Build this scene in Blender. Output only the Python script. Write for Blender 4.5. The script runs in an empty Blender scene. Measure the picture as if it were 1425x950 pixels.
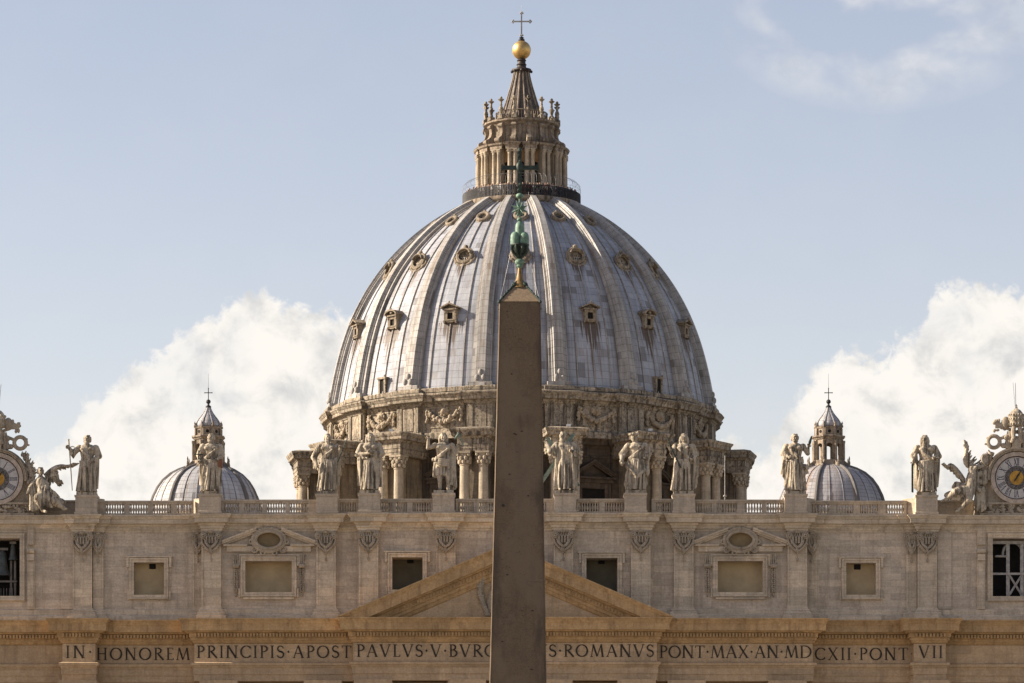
import bpy, math, random
import numpy as np
from mathutils import Vector, Matrix, Euler

random.seed(7)
rng = np.random.RandomState(5)
scene = bpy.context.scene
COL = scene.collection
PI = math.pi
R = math.radians

# ------------------------------------------------------------------ camera, world, sun, exposure
F, CX, HY, ZC = 5520.0, 712.5, 1357.0, 1.7          # telephoto with a vertical shift (architectural lens)
cam_d = bpy.data.cameras.new("camera")
cam = bpy.data.objects.new("camera", cam_d)
COL.objects.link(cam)
cam.location = (0, 0, ZC)
cam.rotation_euler = (R(90), 0, 0)
cam_d.sensor_width = 36
cam_d.lens = 36 * F / 1425
cam_d.shift_y = (HY - 475) / 1425
cam_d.clip_start = 1
cam_d.clip_end = 20000
scene.camera = cam

SUN_EL, SUN_BACK = 27.0, 3.0
sdir = Vector((-math.cos(R(SUN_BACK)) * math.cos(R(SUN_EL)), math.sin(R(SUN_BACK)) * math.cos(R(SUN_EL)), math.sin(R(SUN_EL))))
sun_d = bpy.data.lights.new("sun", 'SUN')
sun_d.energy = 4.8
sun_d.angle = R(0.5)
sun_d.color = (1.0, 0.87, 0.70)
sun = bpy.data.objects.new("sun", sun_d)
COL.objects.link(sun)
sun.location = (-200, 400, 300)
sun.rotation_euler = (-sdir).to_track_quat('-Z', 'Y').to_euler()

scene.view_settings.view_transform = 'Standard'
scene.view_settings.look = 'None'
scene.view_settings.gamma = 1
scene.view_settings.use_curve_mapping = False
scene.view_settings.exposure = 1.26
scene.cycles.use_denoising = True
scene.cycles.max_bounces = 6
scene.cycles.diffuse_bounces = 4

SKY_STRENGTH = 0.081


def build_world():
    w = bpy.data.worlds.new("World")
    scene.world = w
    w.use_nodes = True
    nt = w.node_tree
    nt.nodes.clear()
    N, L = nt.nodes.new, nt.links.new
    out = N('ShaderNodeOutputWorld')
    sky = N('ShaderNodeTexSky')
    sky.sky_type = 'NISHITA'
    sky.sun_disc = False
    sky.sun_elevation = R(SUN_EL)
    sky.sun_rotation = math.atan2(sdir.x, sdir.y)
    sky.altitude = 50
    sky.air_density = 1.0
    sky.dust_density = 0.55
    sky.ozone_density = 1.0

    def m(op, a, b=None, c=None, clamp=False):
        n = N('ShaderNodeMath')
        n.operation = op
        n.use_clamp = clamp
        for i, v in enumerate((a, b, c)):
            if v is None:
                continue
            if isinstance(v, (int, float)):
                n.inputs[i].default_value = v
            else:
                L(v, n.inputs[i])
        return n.outputs[0]
    tc = N('ShaderNodeTexCoord')
    sep = N('ShaderNodeSeparateXYZ')
    L(tc.outputs['Generated'], sep.inputs[0])
    y = m('MAXIMUM', sep.outputs[1], 0.02)
    u = m('DIVIDE', sep.outputs[0], y)               # tangent of azimuth
    v = m('DIVIDE', sep.outputs[2], y)               # tangent of elevation
    # bank of cumulus along the horizon: its upper edge as a function of azimuth
    pts = [(-300, 560), (0, 640), (60, 640), (95, 600), (125, 545), (165, 520), (195, 500), (240, 475), (275, 455), (310, 432), (335, 412), (368, 398), (392, 418),
           (420, 428), (455, 440), (480, 436), (520, 452), (600, 500), (700, 560), (900, 640), (985, 640), (1012, 600), (1040, 628), (1075, 598), (1098, 560),
           (1120, 525), (1150, 502), (1180, 492), (1210, 498), (1240, 470), (1280, 450), (1296, 412), (1325, 396), (1360, 398), (1400, 404), (1440, 398), (1520, 440), (1700, 500)]
    fc = N('ShaderNodeFloatCurve')
    cu = fc.mapping.curves[0]
    P = [((x + 300) / 2000.0, (1000 - yy) / 1000.0) for x, yy in pts]
    cu.points[0].location = P[0]
    cu.points[1].location = P[-1]
    for p in P[1:-1]:
        cu.points.new(*p)
    fc.mapping.update()
    upx = m('ADD', m('MULTIPLY', u, F), CX)
    vpx = m('SUBTRACT', HY, m('MULTIPLY', v, F))
    L(m('DIVIDE', m('ADD', upx, 300), 2000, clamp=True), fc.inputs['Value'])
    top = m('SUBTRACT', 1000, m('MULTIPLY', fc.outputs[0], 1000))
    cmb = N('ShaderNodeCombineXYZ')
    L(m('DIVIDE', upx, 100), cmb.inputs[0])
    L(m('DIVIDE', vpx, 100), cmb.inputs[1])

    def noise(scale, detail, rough=0.55, off=0.0, dist=0.0, stretch=None):
        n = N('ShaderNodeTexNoise')
        n.noise_dimensions = '3D'
        n.inputs['Scale'].default_value = scale
        n.inputs['Detail'].default_value = detail
        n.inputs['Roughness'].default_value = rough
        n.inputs['Distortion'].default_value = dist
        mp = N('ShaderNodeMapping')
        mp.inputs['Location'].default_value = (off, off * 0.7, off * 1.3)
        if stretch:
            mp.inputs['Scale'].default_value = stretch
        L(cmb.outputs[0], mp.inputs[0])
        L(mp.outputs[0], n.inputs['Vector'])
        return n.outputs['Fac']
    n1 = noise(1.6, 3, 0.5, 3.1)
    n2 = noise(5.5, 6, 0.6, 9.4, 0.3)
    n3 = noise(0.75, 3, 0.5, 21.0, 0.2)
    n4 = noise(1.35, 6, 0.58, 33.0, 0.25)
    edge = m('DIVIDE', m('SUBTRACT', vpx, top), 30.0)
    edge = m('ADD', edge, m('MULTIPLY', m('SUBTRACT', n1, 0.5), 2.6))
    edge = m('ADD', edge, m('MULTIPLY', m('SUBTRACT', n2, 0.5), 2.6))
    mr = N('ShaderNodeMapRange')
    mr.interpolation_type = 'SMOOTHSTEP'
    L(edge, mr.inputs[0])
    mr.inputs[1].default_value = -0.25
    mr.inputs[2].default_value = 0.75
    dens = mr.outputs[0]
    # thin gaps inside the bank (left one is thinner)
    gap = N('ShaderNodeMapRange')
    gap.interpolation_type = 'SMOOTHSTEP'
    L(n3, gap.inputs[0])
    gap.inputs[1].default_value = 0.28
    gap.inputs[2].default_value = 0.52
    gap.inputs[3].default_value = 0.72
    dens = m('MULTIPLY', dens, gap.outputs[0])
    # faint wisps high up
    wn = noise(0.85, 4, 0.52, 51.0, 0.15, (0.75, 1.0, 1))
    wr = N('ShaderNodeMapRange')
    wr.interpolation_type = 'SMOOTHSTEP'
    L(wn, wr.inputs[0])
    wr.inputs[1].default_value = 0.38
    wr.inputs[2].default_value = 0.70
    wr.inputs[4].default_value = 0.9
    dx = m('DIVIDE', m('SUBTRACT', upx, 1225), 250)
    dy = m('DIVIDE', m('SUBTRACT', vpx, 10), 150)
    g = m('SUBTRACT', 1.0, m('ADD', m('MULTIPLY', dx, dx), m('MULTIPLY', dy, dy)), clamp=True)
    wisp = m('MULTIPLY', wr.outputs[0], m('ADD', m('MULTIPLY', g, 0.95), 0.03))
    dens = m('MAXIMUM', dens, wisp, clamp=True)
    # cloud colour: bright cream tops, cool grey bellies
    cr = N('ShaderNodeMix')
    cr.data_type = 'RGBA'
    sh = N('ShaderNodeMapRange')
    sh.interpolation_type = 'SMOOTHSTEP'
    L(n4, sh.inputs[0])
    sh.inputs[1].default_value = 0.26
    sh.inputs[2].default_value = 0.56
    L(sh.outputs[0], cr.inputs[0])
    cr.inputs[6].default_value = (0.275, 0.275, 0.275, 1)
    cr.inputs[7].default_value = (0.420, 0.402, 0.376, 1)
    # clear air, a little milky towards the horizon
    tint = N('ShaderNodeMix')
    tint.data_type = 'RGBA'
    tint.blend_type = 'MULTIPLY'
    tint.inputs[0].default_value = 1
    L(sky.outputs[0], tint.inputs[6])
    tint.inputs[7].default_value = (1.19, 0.905, 0.80, 1)
    bg1 = N('ShaderNodeBackground')
    L(tint.outputs[2], bg1.inputs[0])
    bg1.inputs[1].default_value = SKY_STRENGTH
    bg2 = N('ShaderNodeBackground')
    L(cr.outputs[2], bg2.inputs[0])
    bg2.inputs[1].default_value = 1.0
    mx = N('ShaderNodeMixShader')
    L(dens, mx.inputs[0])
    L(bg1.outputs[0], mx.inputs[1])
    L(bg2.outputs[0], mx.inputs[2])
    L(mx.outputs[0], out.inputs[0])


build_world()


def PX(px, Y):
    return (px - CX) * Y / F


def PZ(py, Y):
    return ZC + (HY - py) * Y / F


def xm(px):                 # facade metres
    return PX(px, 367.0)


def zm(py):
    return PZ(py, 367.5)


# ------------------------------------------------------------------ materials
class NT:
    def __init__(self, name):
        self.mat = bpy.data.materials.new(name)
        self.mat.use_nodes = True
        self.nt = self.mat.node_tree
        self.b = self.nt.nodes["Principled BSDF"]

    def N(self, t, **kw):
        n = self.nt.nodes.new(t)
        for k, v in kw.items():
            setattr(n, k, v)
        return n

    def L(self, a, b):
        self.nt.links.new(a, b)

    def pos(self, scale=(1, 1, 1), loc=(0, 0, 0), rot=(0, 0, 0)):
        g = self.N('ShaderNodeNewGeometry')
        mp = self.N('ShaderNodeMapping')
        mp.inputs['Scale'].default_value = scale
        mp.inputs['Location'].default_value = loc
        mp.inputs['Rotation'].default_value = rot
        self.L(g.outputs['Position'], mp.inputs[0])
        return mp.outputs[0]

    def uv(self, scale=(1, 1, 1), loc=(0, 0, 0)):
        g = self.N('ShaderNodeUVMap')
        mp = self.N('ShaderNodeMapping')
        mp.inputs['Scale'].default_value = scale
        mp.inputs['Location'].default_value = loc
        self.L(g.outputs[0], mp.inputs[0])
        return mp.outputs[0]

    def noise(self, vec, scale, detail=4, rough=0.55, dist=0.0):
        n = self.N('ShaderNodeTexNoise')
        n.inputs['Scale'].default_value = scale
        n.inputs['Detail'].default_value = detail
        n.inputs['Roughness'].default_value = rough
        n.inputs['Distortion'].default_value = dist
        self.L(vec, n.inputs['Vector'])
        return n.outputs['Fac']

    def ramp(self, fac, a, b, lo=0.0, hi=1.0):
        n = self.N('ShaderNodeMapRange', interpolation_type='SMOOTHSTEP')
        self.L(fac, n.inputs[0])
        n.inputs[1].default_value = a
        n.inputs[2].default_value = b
        n.inputs[3].default_value = lo
        n.inputs[4].default_value = hi
        return n.outputs[0]

    def mix(self, fac, c1, c2, mode='MIX'):
        n = self.N('ShaderNodeMix', data_type='RGBA', blend_type=mode)
        for i, v in ((0, fac), (6, c1), (7, c2)):
            if isinstance(v, (int, float)):
                n.inputs[i].default_value = v
            elif isinstance(v, tuple):
                n.inputs[i].default_value = (*v, 1) if len(v) == 3 else v
            else:
                self.L(v, n.inputs[i])
        return n.outputs[2]

    def math(self, op, a, b):
        n = self.N('ShaderNodeMath', operation=op)
        for i, v in enumerate((a, b)):
            if isinstance(v, (int, float)):
                n.inputs[i].default_value = v
            else:
                self.L(v, n.inputs[i])
        return n.outputs[0]

    def bump(self, h, strength=0.3, dist=0.05):
        n = self.N('ShaderNodeBump')
        n.inputs['Strength'].default_value = strength
        n.inputs['Distance'].default_value = dist
        self.L(h, n.inputs['Height'])
        self.L(n.outputs[0], self.b.inputs['Normal'])

    def done(self, col, rough=0.85, metal=0.0, spec=0.25):
        if isinstance(col, tuple):
            self.b.inputs['Base Color'].default_value = (*col, 1)
        else:
            self.L(col, self.b.inputs['Base Color'])
        if isinstance(rough, (int, float)):
            self.b.inputs['Roughness'].default_value = rough
        else:
            self.L(rough, self.b.inputs['Roughness'])
        self.b.inputs['Metallic'].default_value = metal
        self.b.inputs['Specular IOR Level'].default_value = spec
        return self.mat


def stone(name, c1, c2, grime, block=None, grime_amt=0.5, streak=0.5, bump=0.35, patch=0.5, fine=6.0, srange=(0.46, 0.72), sscale=2.2, prange=(0.56, 0.74), blk=0.62, lamt=0.35):
    """weathered travertine: two tints, ashlar courses, run-off streaks"""
    t = NT(name)
    p = t.pos()
    big = t.noise(p, 0.22, 5, 0.6)
    mid = t.noise(p, 1.3, 6, 0.65, 0.3)
    lay = t.noise(t.pos((0.5, 0.5, 5.0)), 1.0, 5, 0.6)
    col = t.mix(t.ramp(mid, 0.3, 0.7), c1, c2)
    col = t.mix(t.ramp(lay, 0.35, 0.7, 0, lamt), col, tuple(0.66 * a for a in c1))
    h = t.math('ADD', t.noise(p, fine, 6, 0.7), t.math('MULTIPLY', lay, 0.8))
    if block:
        bw, bh = block
        br = t.N('ShaderNodeTexBrick')
        g = t.N('ShaderNodeNewGeometry')
        s = t.N('ShaderNodeSeparateXYZ')
        c = t.N('ShaderNodeCombineXYZ')
        t.L(g.outputs['Position'], s.inputs[0])
        xy = t.math('ADD', s.outputs[0], t.math('MULTIPLY', s.outputs[1], 0.93))
        t.L(xy, c.inputs[0])
        t.L(s.outputs[2], c.inputs[1])
        t.L(c.outputs[0], br.inputs['Vector'])
        br.inputs['Scale'].default_value = 1.0
        br.inputs['Brick Width'].default_value = bw
        br.inputs['Row Height'].default_value = bh
        br.inputs['Mortar Size'].default_value = 0.012
        br.inputs['Mortar Smooth'].default_value = 0.6
        br.inputs['Bias'].default_value = 0.0
        br.inputs['Color1'].default_value = (1.22, 1.19, 1.16, 1)
        br.inputs['Color2'].default_value = (0.78, 0.79, 0.80, 1)
        br.inputs['Mortar'].default_value = (0.50, 0.47, 0.44, 1)
        col = t.mix(blk, col, br.outputs['Color'], 'MULTIPLY')
    st = t.noise(t.pos((sscale, sscale, sscale * 0.075)), 1.0, 5, 0.65)
    f = t.math('MULTIPLY', t.ramp(st, *srange), streak)
    col = t.mix(f, col, grime)
    f2 = t.math('MULTIPLY', t.ramp(big, 0.44, 0.68), grime_amt)
    col = t.mix(f2, col, tuple(0.55 * a + 0.45 * b for a, b in zip(c1, grime)))
    sp = t.noise(p, 3.4, 7, 0.75, 0.5)
    col = t.mix(t.ramp(sp, prange[0], prange[1], 0, patch), col, grime)
    gr = t.noise(p, 5.5, 3, 0.8)
    col = t.mix(t.ramp(gr, 0.3, 0.7), tuple([0.80] * 3), tuple([1.16] * 3)) if False else t.mix(1.0, col, t.mix(t.ramp(gr, 0.32, 0.68), (0.88, 0.87, 0.86), (1.11, 1.11, 1.10)), 'MULTIPLY')
    t.bump(h, bump, 0.06)
    return t.done(col, 0.88, 0, 0.2)


M = {}
M['attic'] = stone("attic_travertine", (0.545, 0.465, 0.375), (0.45, 0.375, 0.295), (0.17, 0.13, 0.095), (1.9, 0.62), 0.4, 0.38, 0.35, 0.45, 6.0, (0.48, 0.70), 1.6, (0.54, 0.72), 0.7, 0.5)
M['pilaster'] = stone("pilaster_travertine", (0.58, 0.495, 0.385), (0.49, 0.405, 0.305), (0.17, 0.13, 0.095), (2.4, 0.8), 0.4, 0.40, 0.4, 0.5, 6.0, (0.48, 0.70), 1.8, (0.55, 0.73), 0.8, 0.6)
M['warm'] = stone("warm_travertine", (0.485, 0.36, 0.235), (0.39, 0.28, 0.17), (0.17, 0.115, 0.075), (2.6, 1.5), 0.45, 0.35)
M['cornice'] = stone('orange_travertine', (0.50, 0.34, 0.18), (0.37, 0.24, 0.12), (0.12, 0.075, 0.042), (2.6, 3.0), 0.55, 0.5)
M['ornament'] = stone("carved_travertine", (0.42, 0.355, 0.275), (0.31, 0.255, 0.19), (0.075, 0.06, 0.046), None, 0.45, 0.5, 0.5, 0.7)
M['statue'] = stone("statue_travertine", (0.52, 0.45, 0.35), (0.34, 0.285, 0.212), (0.055, 0.045, 0.035), None, 0.5, 0.85, 0.5, 0.65, 6.0, (0.47, 0.60), 3.4, (0.52, 0.68))
M['rail'] = stone("balustrade_travertine", (0.50, 0.425, 0.335), (0.41, 0.34, 0.26), (0.15, 0.12, 0.095), (2.0, 0.9), 0.45, 0.35)
M['drum'] = stone("drum_travertine", (0.43, 0.37, 0.285), (0.25, 0.21, 0.16), (0.040, 0.033, 0.028), (1.9, 0.75), 0.75, 0.9, 0.4, 0.9, 6.0, (0.44, 0.64), 2.0, (0.47, 0.66), 0.7, 0.6)
M['dormer'] = stone("dormer_travertine", (0.34, 0.285, 0.215), (0.22, 0.18, 0.135), (0.05, 0.041, 0.034), None, 0.6, 0.7, 0.4, 0.8, 6.0, (0.44, 0.64), 2.5, (0.50, 0.68))
M['drum_pier'] = stone('drum_pier_travertine', (0.30, 0.25, 0.185), (0.19, 0.155, 0.115), (0.04, 0.033, 0.028), (1.9, 0.75), 0.6, 0.8, 0.4, 0.8)  # darker than the drum: shade between the columns put into the colour
M['column'] = stone('pale_column_travertine', (0.43, 0.365, 0.28), (0.32, 0.27, 0.2), (0.07, 0.057, 0.046), (4.0, 1.3), 0.45, 0.6, 0.4, 0.6)
M['drum_carved'] = stone("drum_carved_travertine", (0.44, 0.365, 0.27), (0.26, 0.21, 0.155), (0.045, 0.037, 0.031), None, 0.7, 0.6, 0.5, 0.95)
M['drum_dark'] = stone("drum_shade_travertine", (0.125, 0.10, 0.078), (0.075, 0.06, 0.047), (0.025, 0.02, 0.017), (1.9, 0.75), 0.6, 0.8, 0.4, 0.75)  # shade between the buttresses is put into the dark base, along with grime
M['lantern'] = stone("lantern_travertine", (0.37, 0.305, 0.235), (0.22, 0.18, 0.14), (0.05, 0.041, 0.034), None, 0.65, 0.8, 0.4, 0.85, 6.0, (0.44, 0.64), 2.2, (0.50, 0.68))
M['lantern_core'] = stone("lantern_ochre_wall", (0.42, 0.25, 0.12), (0.34, 0.19, 0.09), (0.10, 0.07, 0.05), None, 0.4, 0.4)
M['granite'] = None


def lead(name, c1, c2, brown, dark, bw=1.0, bh=0.95, brown_amt=0.55, dorm=False, joint=0.030):
    t = NT(name)
    uv = t.uv()
    br = t.N('ShaderNodeTexBrick')
    br.offset = 0.0
    br.inputs['Scale'].default_value = 1.0
    br.inputs['Brick Width'].default_value = bw
    br.inputs['Row Height'].default_value = bh
    br.inputs['Mortar Size'].default_value = joint
    br.inputs['Mortar Smooth'].default_value = 0.4
    br.inputs['Color1'].default_value = (1.07, 1.06, 1.06, 1)
    br.inputs['Color2'].default_value = (0.92, 0.93, 0.94, 1)
    br.inputs['Mortar'].default_value = (0.34, 0.32, 0.32, 1)
    t.L(uv, br.inputs['Vector'])
    p = t.pos()
    n = t.noise(p, 0.5, 6, 0.65, 0.4)
    col = t.mix(t.ramp(n, 0.3, 0.7), c1, c2)
    col = t.mix(0.9, col, br.outputs['Color'], 'MULTIPLY')
    # sheets replaced or oxidised darker
    sx = t.N('ShaderNodeSeparateXYZ')
    t.L(uv, sx.inputs[0])
    cb = t.N('ShaderNodeCombineXYZ')
    t.L(t.math('FLOOR', t.math('DIVIDE', sx.outputs[0], bw * .5), 0), cb.inputs[0])
    t.L(t.math('FLOOR', t.math('DIVIDE', sx.outputs[1], bh), 0), cb.inputs[1])
    wn = t.N('ShaderNodeTexWhiteNoise', noise_dimensions='2D')
    t.L(cb.outputs[0], wn.inputs['Vector'])
    col = t.mix(t.ramp(wn.outputs['Value'], 0.975, 0.98, 0, 0.6), col, dark)
    col = t.mix(t.ramp(wn.outputs['Value'], 0.025, 0.02, 0, 0.3), col, brown)
    # rust-brown run-off along the slope
    s1 = t.noise(t.uv((2.3, 0.085, 1)), 1.0, 6, 0.65)
    s2 = t.noise(t.uv((5.0, 0.05, 1), (7, 3, 0)), 1.0, 5, 0.6)
    f = t.math('MULTIPLY', t.ramp(s1, 0.5, 0.70), brown_amt)
    col = t.mix(f, col, brown)
    f = t.math('MULTIPLY', t.ramp(s2, 0.56, 0.72), brown_amt * 0.8)
    col = t.mix(f, col, dark)
    # pale oxide bloom
    w = t.noise(t.uv((1.4, 0.12, 1), (2, 9, 0)), 1.0, 5, 0.65)
    col = t.mix(t.ramp(w, 0.52, 0.75, 0, 0.55), col, tuple(min(0.62, 1.55 * a) for a in c1))
    if dorm:
        # stains running down below the dormers, in bay coordinates (u runs 0..10 per bay)
        g = t.N('ShaderNodeUVMap')
        s = t.N('ShaderNodeSeparateXYZ')
        t.L(g.outputs[0], s.inputs[0])
        du = t.math('ABSOLUTE', t.math('SUBTRACT', t.math('MODULO', s.outputs[0], 10.0), 5.0), 0)
        gut = t.ramp(du, 2.8, 3.85, 0, 1)
        gn = t.noise(t.uv((1.6, 0.16, 1), (4, 2, 0)), 1.0, 5, 0.65)
        col = t.mix(t.math('MULTIPLY', gut, t.ramp(gn, 0.34, 0.62, 0.25, 0.85)), col, (0.10, 0.088, 0.08))
        tot = None
        for v0, v1 in ((4.2, 9.4), (14.5, 19.0)):
            a = t.ramp(s.outputs[1], v0, v1, 0, 1)
            b = t.ramp(s.outputs[1], v1 - 0.1, v1 + 0.2, 1, 0)
            q = t.math('MULTIPLY', a, b)
            tot = q if tot is None else t.math('ADD', tot, q)
        st = t.noise(t.uv((4.6, 0.07, 1), (1, 5, 0)), 1.0, 4, 0.65)
        val = t.math('SUBTRACT', t.math('MULTIPLY', tot, 1.9), du)
        val = t.math('ADD', val, t.math('MULTIPLY', t.math('SUBTRACT', st, 0.55), 5.5))
        f = t.math('MULTIPLY', t.ramp(val, -0.1, 0.35, 0, 0.92), t.ramp(tot, 0.02, 0.12, 0, 1))
        col = t.mix(f, col, (0.085, 0.06, 0.042))
    t.bump(t.math('ADD', br.outputs['Fac'], t.math('MULTIPLY', t.noise(p, 2.2, 5, 0.6), -0.9)), 0.45, 0.05)
    return t.done(col, t.ramp(n, 0.3, 0.7, 0.55, 0.75), 0.0, 0.3)


M['lead'] = lead("lead_sheet", (0.325, 0.342, 0.375), (0.25, 0.264, 0.297), (0.16, 0.115, 0.078), (0.095, 0.088, 0.085), 2.5, 0.95, 0.95, True, 0.024)
M['lead_rib'] = lead("rib_lead", (0.355, 0.343, 0.325), (0.25, 0.24, 0.226), (0.18, 0.13, 0.088), (0.11, 0.095, 0.085), 1.3, 0.9, 0.85)
M['lead_small'] = lead("small_dome_lead", (0.36, 0.365, 0.38), (0.28, 0.285, 0.30), (0.27, 0.19, 0.13), (0.10, 0.09, 0.09), 0.8, 0.6, 0.8)
M['lead_small_b'] = lead('small_dome_lead_brown', (0.32, 0.315, 0.325), (0.24, 0.235, 0.245), (0.27, 0.18, 0.12), (0.09, 0.08, 0.08), 1.1, 0.5, 1.0)
M['lead_spire'] = lead("spire_lead", (0.10, 0.082, 0.074), (0.065, 0.053, 0.047), (0.24, 0.185, 0.14), (0.07, 0.06, 0.055), 0.7, 0.5, 0.6)


def plain(name, c, rough=0.7, metal=0.0, var=0.25, scale=3.0, spec=0.3):
    t = NT(name)
    n = t.noise(t.pos(), scale, 5, 0.6)
    col = t.mix(t.ramp(n, 0.3, 0.7), tuple(a * (1 - var) for a in c), tuple(min(1, a * (1 + var)) for a in c))
    t.bump(n, 0.2, 0.02)
    return t.done(col, rough, metal, spec)


M['panel'] = plain("olive_plaster_panel", (0.40, 0.315, 0.195), 0.9, 0, 0.12, 0.8)
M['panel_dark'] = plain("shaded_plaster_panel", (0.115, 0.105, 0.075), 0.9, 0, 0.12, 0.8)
M['panel_oval'] = plain('brown_oval_panel', (0.21, 0.155, 0.085), 0.9, 0, 0.15, 1.2)
M['black'] = plain("dark_opening", (0.012, 0.011, 0.010), 0.9)
M['dark_fill'] = plain("dim_interior", (0.035, 0.03, 0.027), 0.9)  # near-black fill for dormer openings and granite pits
M['letters'] = plain("blackened_letters", (0.032, 0.022, 0.014), 0.6, 0, 0.6, 2.5)
M['gold'] = plain("gilded_copper", (0.55, 0.37, 0.14), 0.45, 0.85, 0.15, 1.5, 0.5)
M['iron'] = plain("black_iron", (0.03, 0.03, 0.033), 0.6, 0.3)
M['steel'] = plain("grey_metal", (0.30, 0.28, 0.26), 0.5, 0.2)
M['wire'] = plain("thin_wire", (0.20, 0.20, 0.21), 0.5, 0.2)
M['verdigris'] = plain("verdigris_bronze", (0.12, 0.20, 0.145), 0.6, 0.1, 0.35, 5.0, 0.4)
M['patina_pale'] = plain('pale_patina', (0.17, 0.22, 0.18), 0.7, 0, 0.3, 5.0)
M['bronze_dark'] = plain("dark_bronze", (0.025, 0.04, 0.032), 0.55, 0.3, 0.4, 5.0, 0.4)
M['bronze_yellow'] = plain("yellow_bronze", (0.20, 0.125, 0.045), 0.55, 0.3, 0.35, 6.0, 0.4)
M['bell'] = plain("bell_bronze", (0.07, 0.075, 0.07), 0.5, 0.4)
M['timber'] = plain("weathered_timber", (0.16, 0.145, 0.13), 0.85)
M['dial'] = plain("white_marble_dial", (0.43, 0.41, 0.39), 0.7, 0, 0.1)
M['dial_ring'] = plain("porphyry_ring", (0.06, 0.035, 0.035), 0.6)
M['dial_rim'] = plain("pale_stone_rim", (0.40, 0.33, 0.27), 0.8)
M['dial_centre'] = plain("gold_mosaic", (0.40, 0.22, 0.04), 0.6, 0.2)
M['dial_grey'] = plain("grey_mosaic_ring", (0.10, 0.09, 0.085), 0.7, 0, 0.7, 9.0)
M['numeral'] = plain("blue_black_numerals", (0.025, 0.022, 0.05), 0.6)
M['book'] = plain("red_brown_stone", (0.20, 0.09, 0.055), 0.85)
M['paint_white'] = plain("white_lamp_housing", (0.6, 0.6, 0.58), 0.6)


def granite():
    t = NT("red_granite")
    p = t.pos()
    n = t.noise(p, 1.2, 6, 0.7)
    g = t.noise(p, 14, 5, 0.75)
    s = t.noise(t.pos((1, 1, 0.22)), 1.1, 5, 0.65)
    col = t.mix(t.ramp(g, 0.36, 0.66), (0.118, 0.083, 0.052), (0.150, 0.107, 0.068))
    col = t.mix(t.ramp(n, 0.45, 0.72, 0, 0.45), col, (0.075, 0.057, 0.044))
    col = t.mix(t.ramp(s, 0.46, 0.68, 0, 0.75), col, (0.06, 0.048, 0.037))
    b_ = t.noise(t.pos((0.55, 0.55, 0.35)), 1.0, 4, 0.6)
    col = t.mix(t.ramp(b_, 0.46, 0.60, 0, 0.6), col, (0.165, 0.122, 0.082))
    k_ = t.noise(t.pos((0.9, 0.9, 2.2), (3, 1, 5)), 1.0, 2, 0.5, 1.5)
    col = t.mix(t.ramp(t.math('ABSOLUTE', t.math('SUBTRACT', k_, 0.5), 0), 0.004, 0.0015, 0, 0.6), col, (0.035, 0.028, 0.022))
    t.bump(t.math('ADD', g, n), 0.2, 0.015)
    return t.done(col, 0.75, 0, 0.25)


M['granite'] = granite()


def pyramidion_mat():
    t = NT("pale_granite_cap")
    p = t.pos()
    g = t.noise(p, 9, 5, 0.75)
    n = t.noise(p, 2.2, 5, 0.6)
    col = t.mix(t.ramp(g, 0.36, 0.66), (0.17, 0.125, 0.082), (0.24, 0.175, 0.115))
    col = t.mix(t.ramp(n, 0.5, 0.75, 0, 0.5), col, (0.12, 0.085, 0.06))
    t.bump(g, 0.3, 0.02)
    return t.done(col, 0.8, 0, 0.2)


M['pyramidion'] = pyramidion_mat()


def ground_mat():
    t = NT("piazza_cobbles")
    p = t.pos()
    v = t.N('ShaderNodeTexVoronoi', feature='F1')
    v.inputs['Scale'].default_value = 7
    t.L(p, v.inputs['Vector'])
    n = t.noise(p, 0.08, 5, 0.6)
    col = t.mix(t.ramp(n, 0.3, 0.7), (0.20, 0.18, 0.155), (0.30, 0.265, 0.22))
    col = t.mix(t.ramp(v.outputs['Distance'], 0.3, 0.6, 0, 0.5), col, (0.10, 0.09, 0.08))
    return t.done(col, 0.85, 0, 0.2)


M['ground'] = ground_mat()


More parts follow.
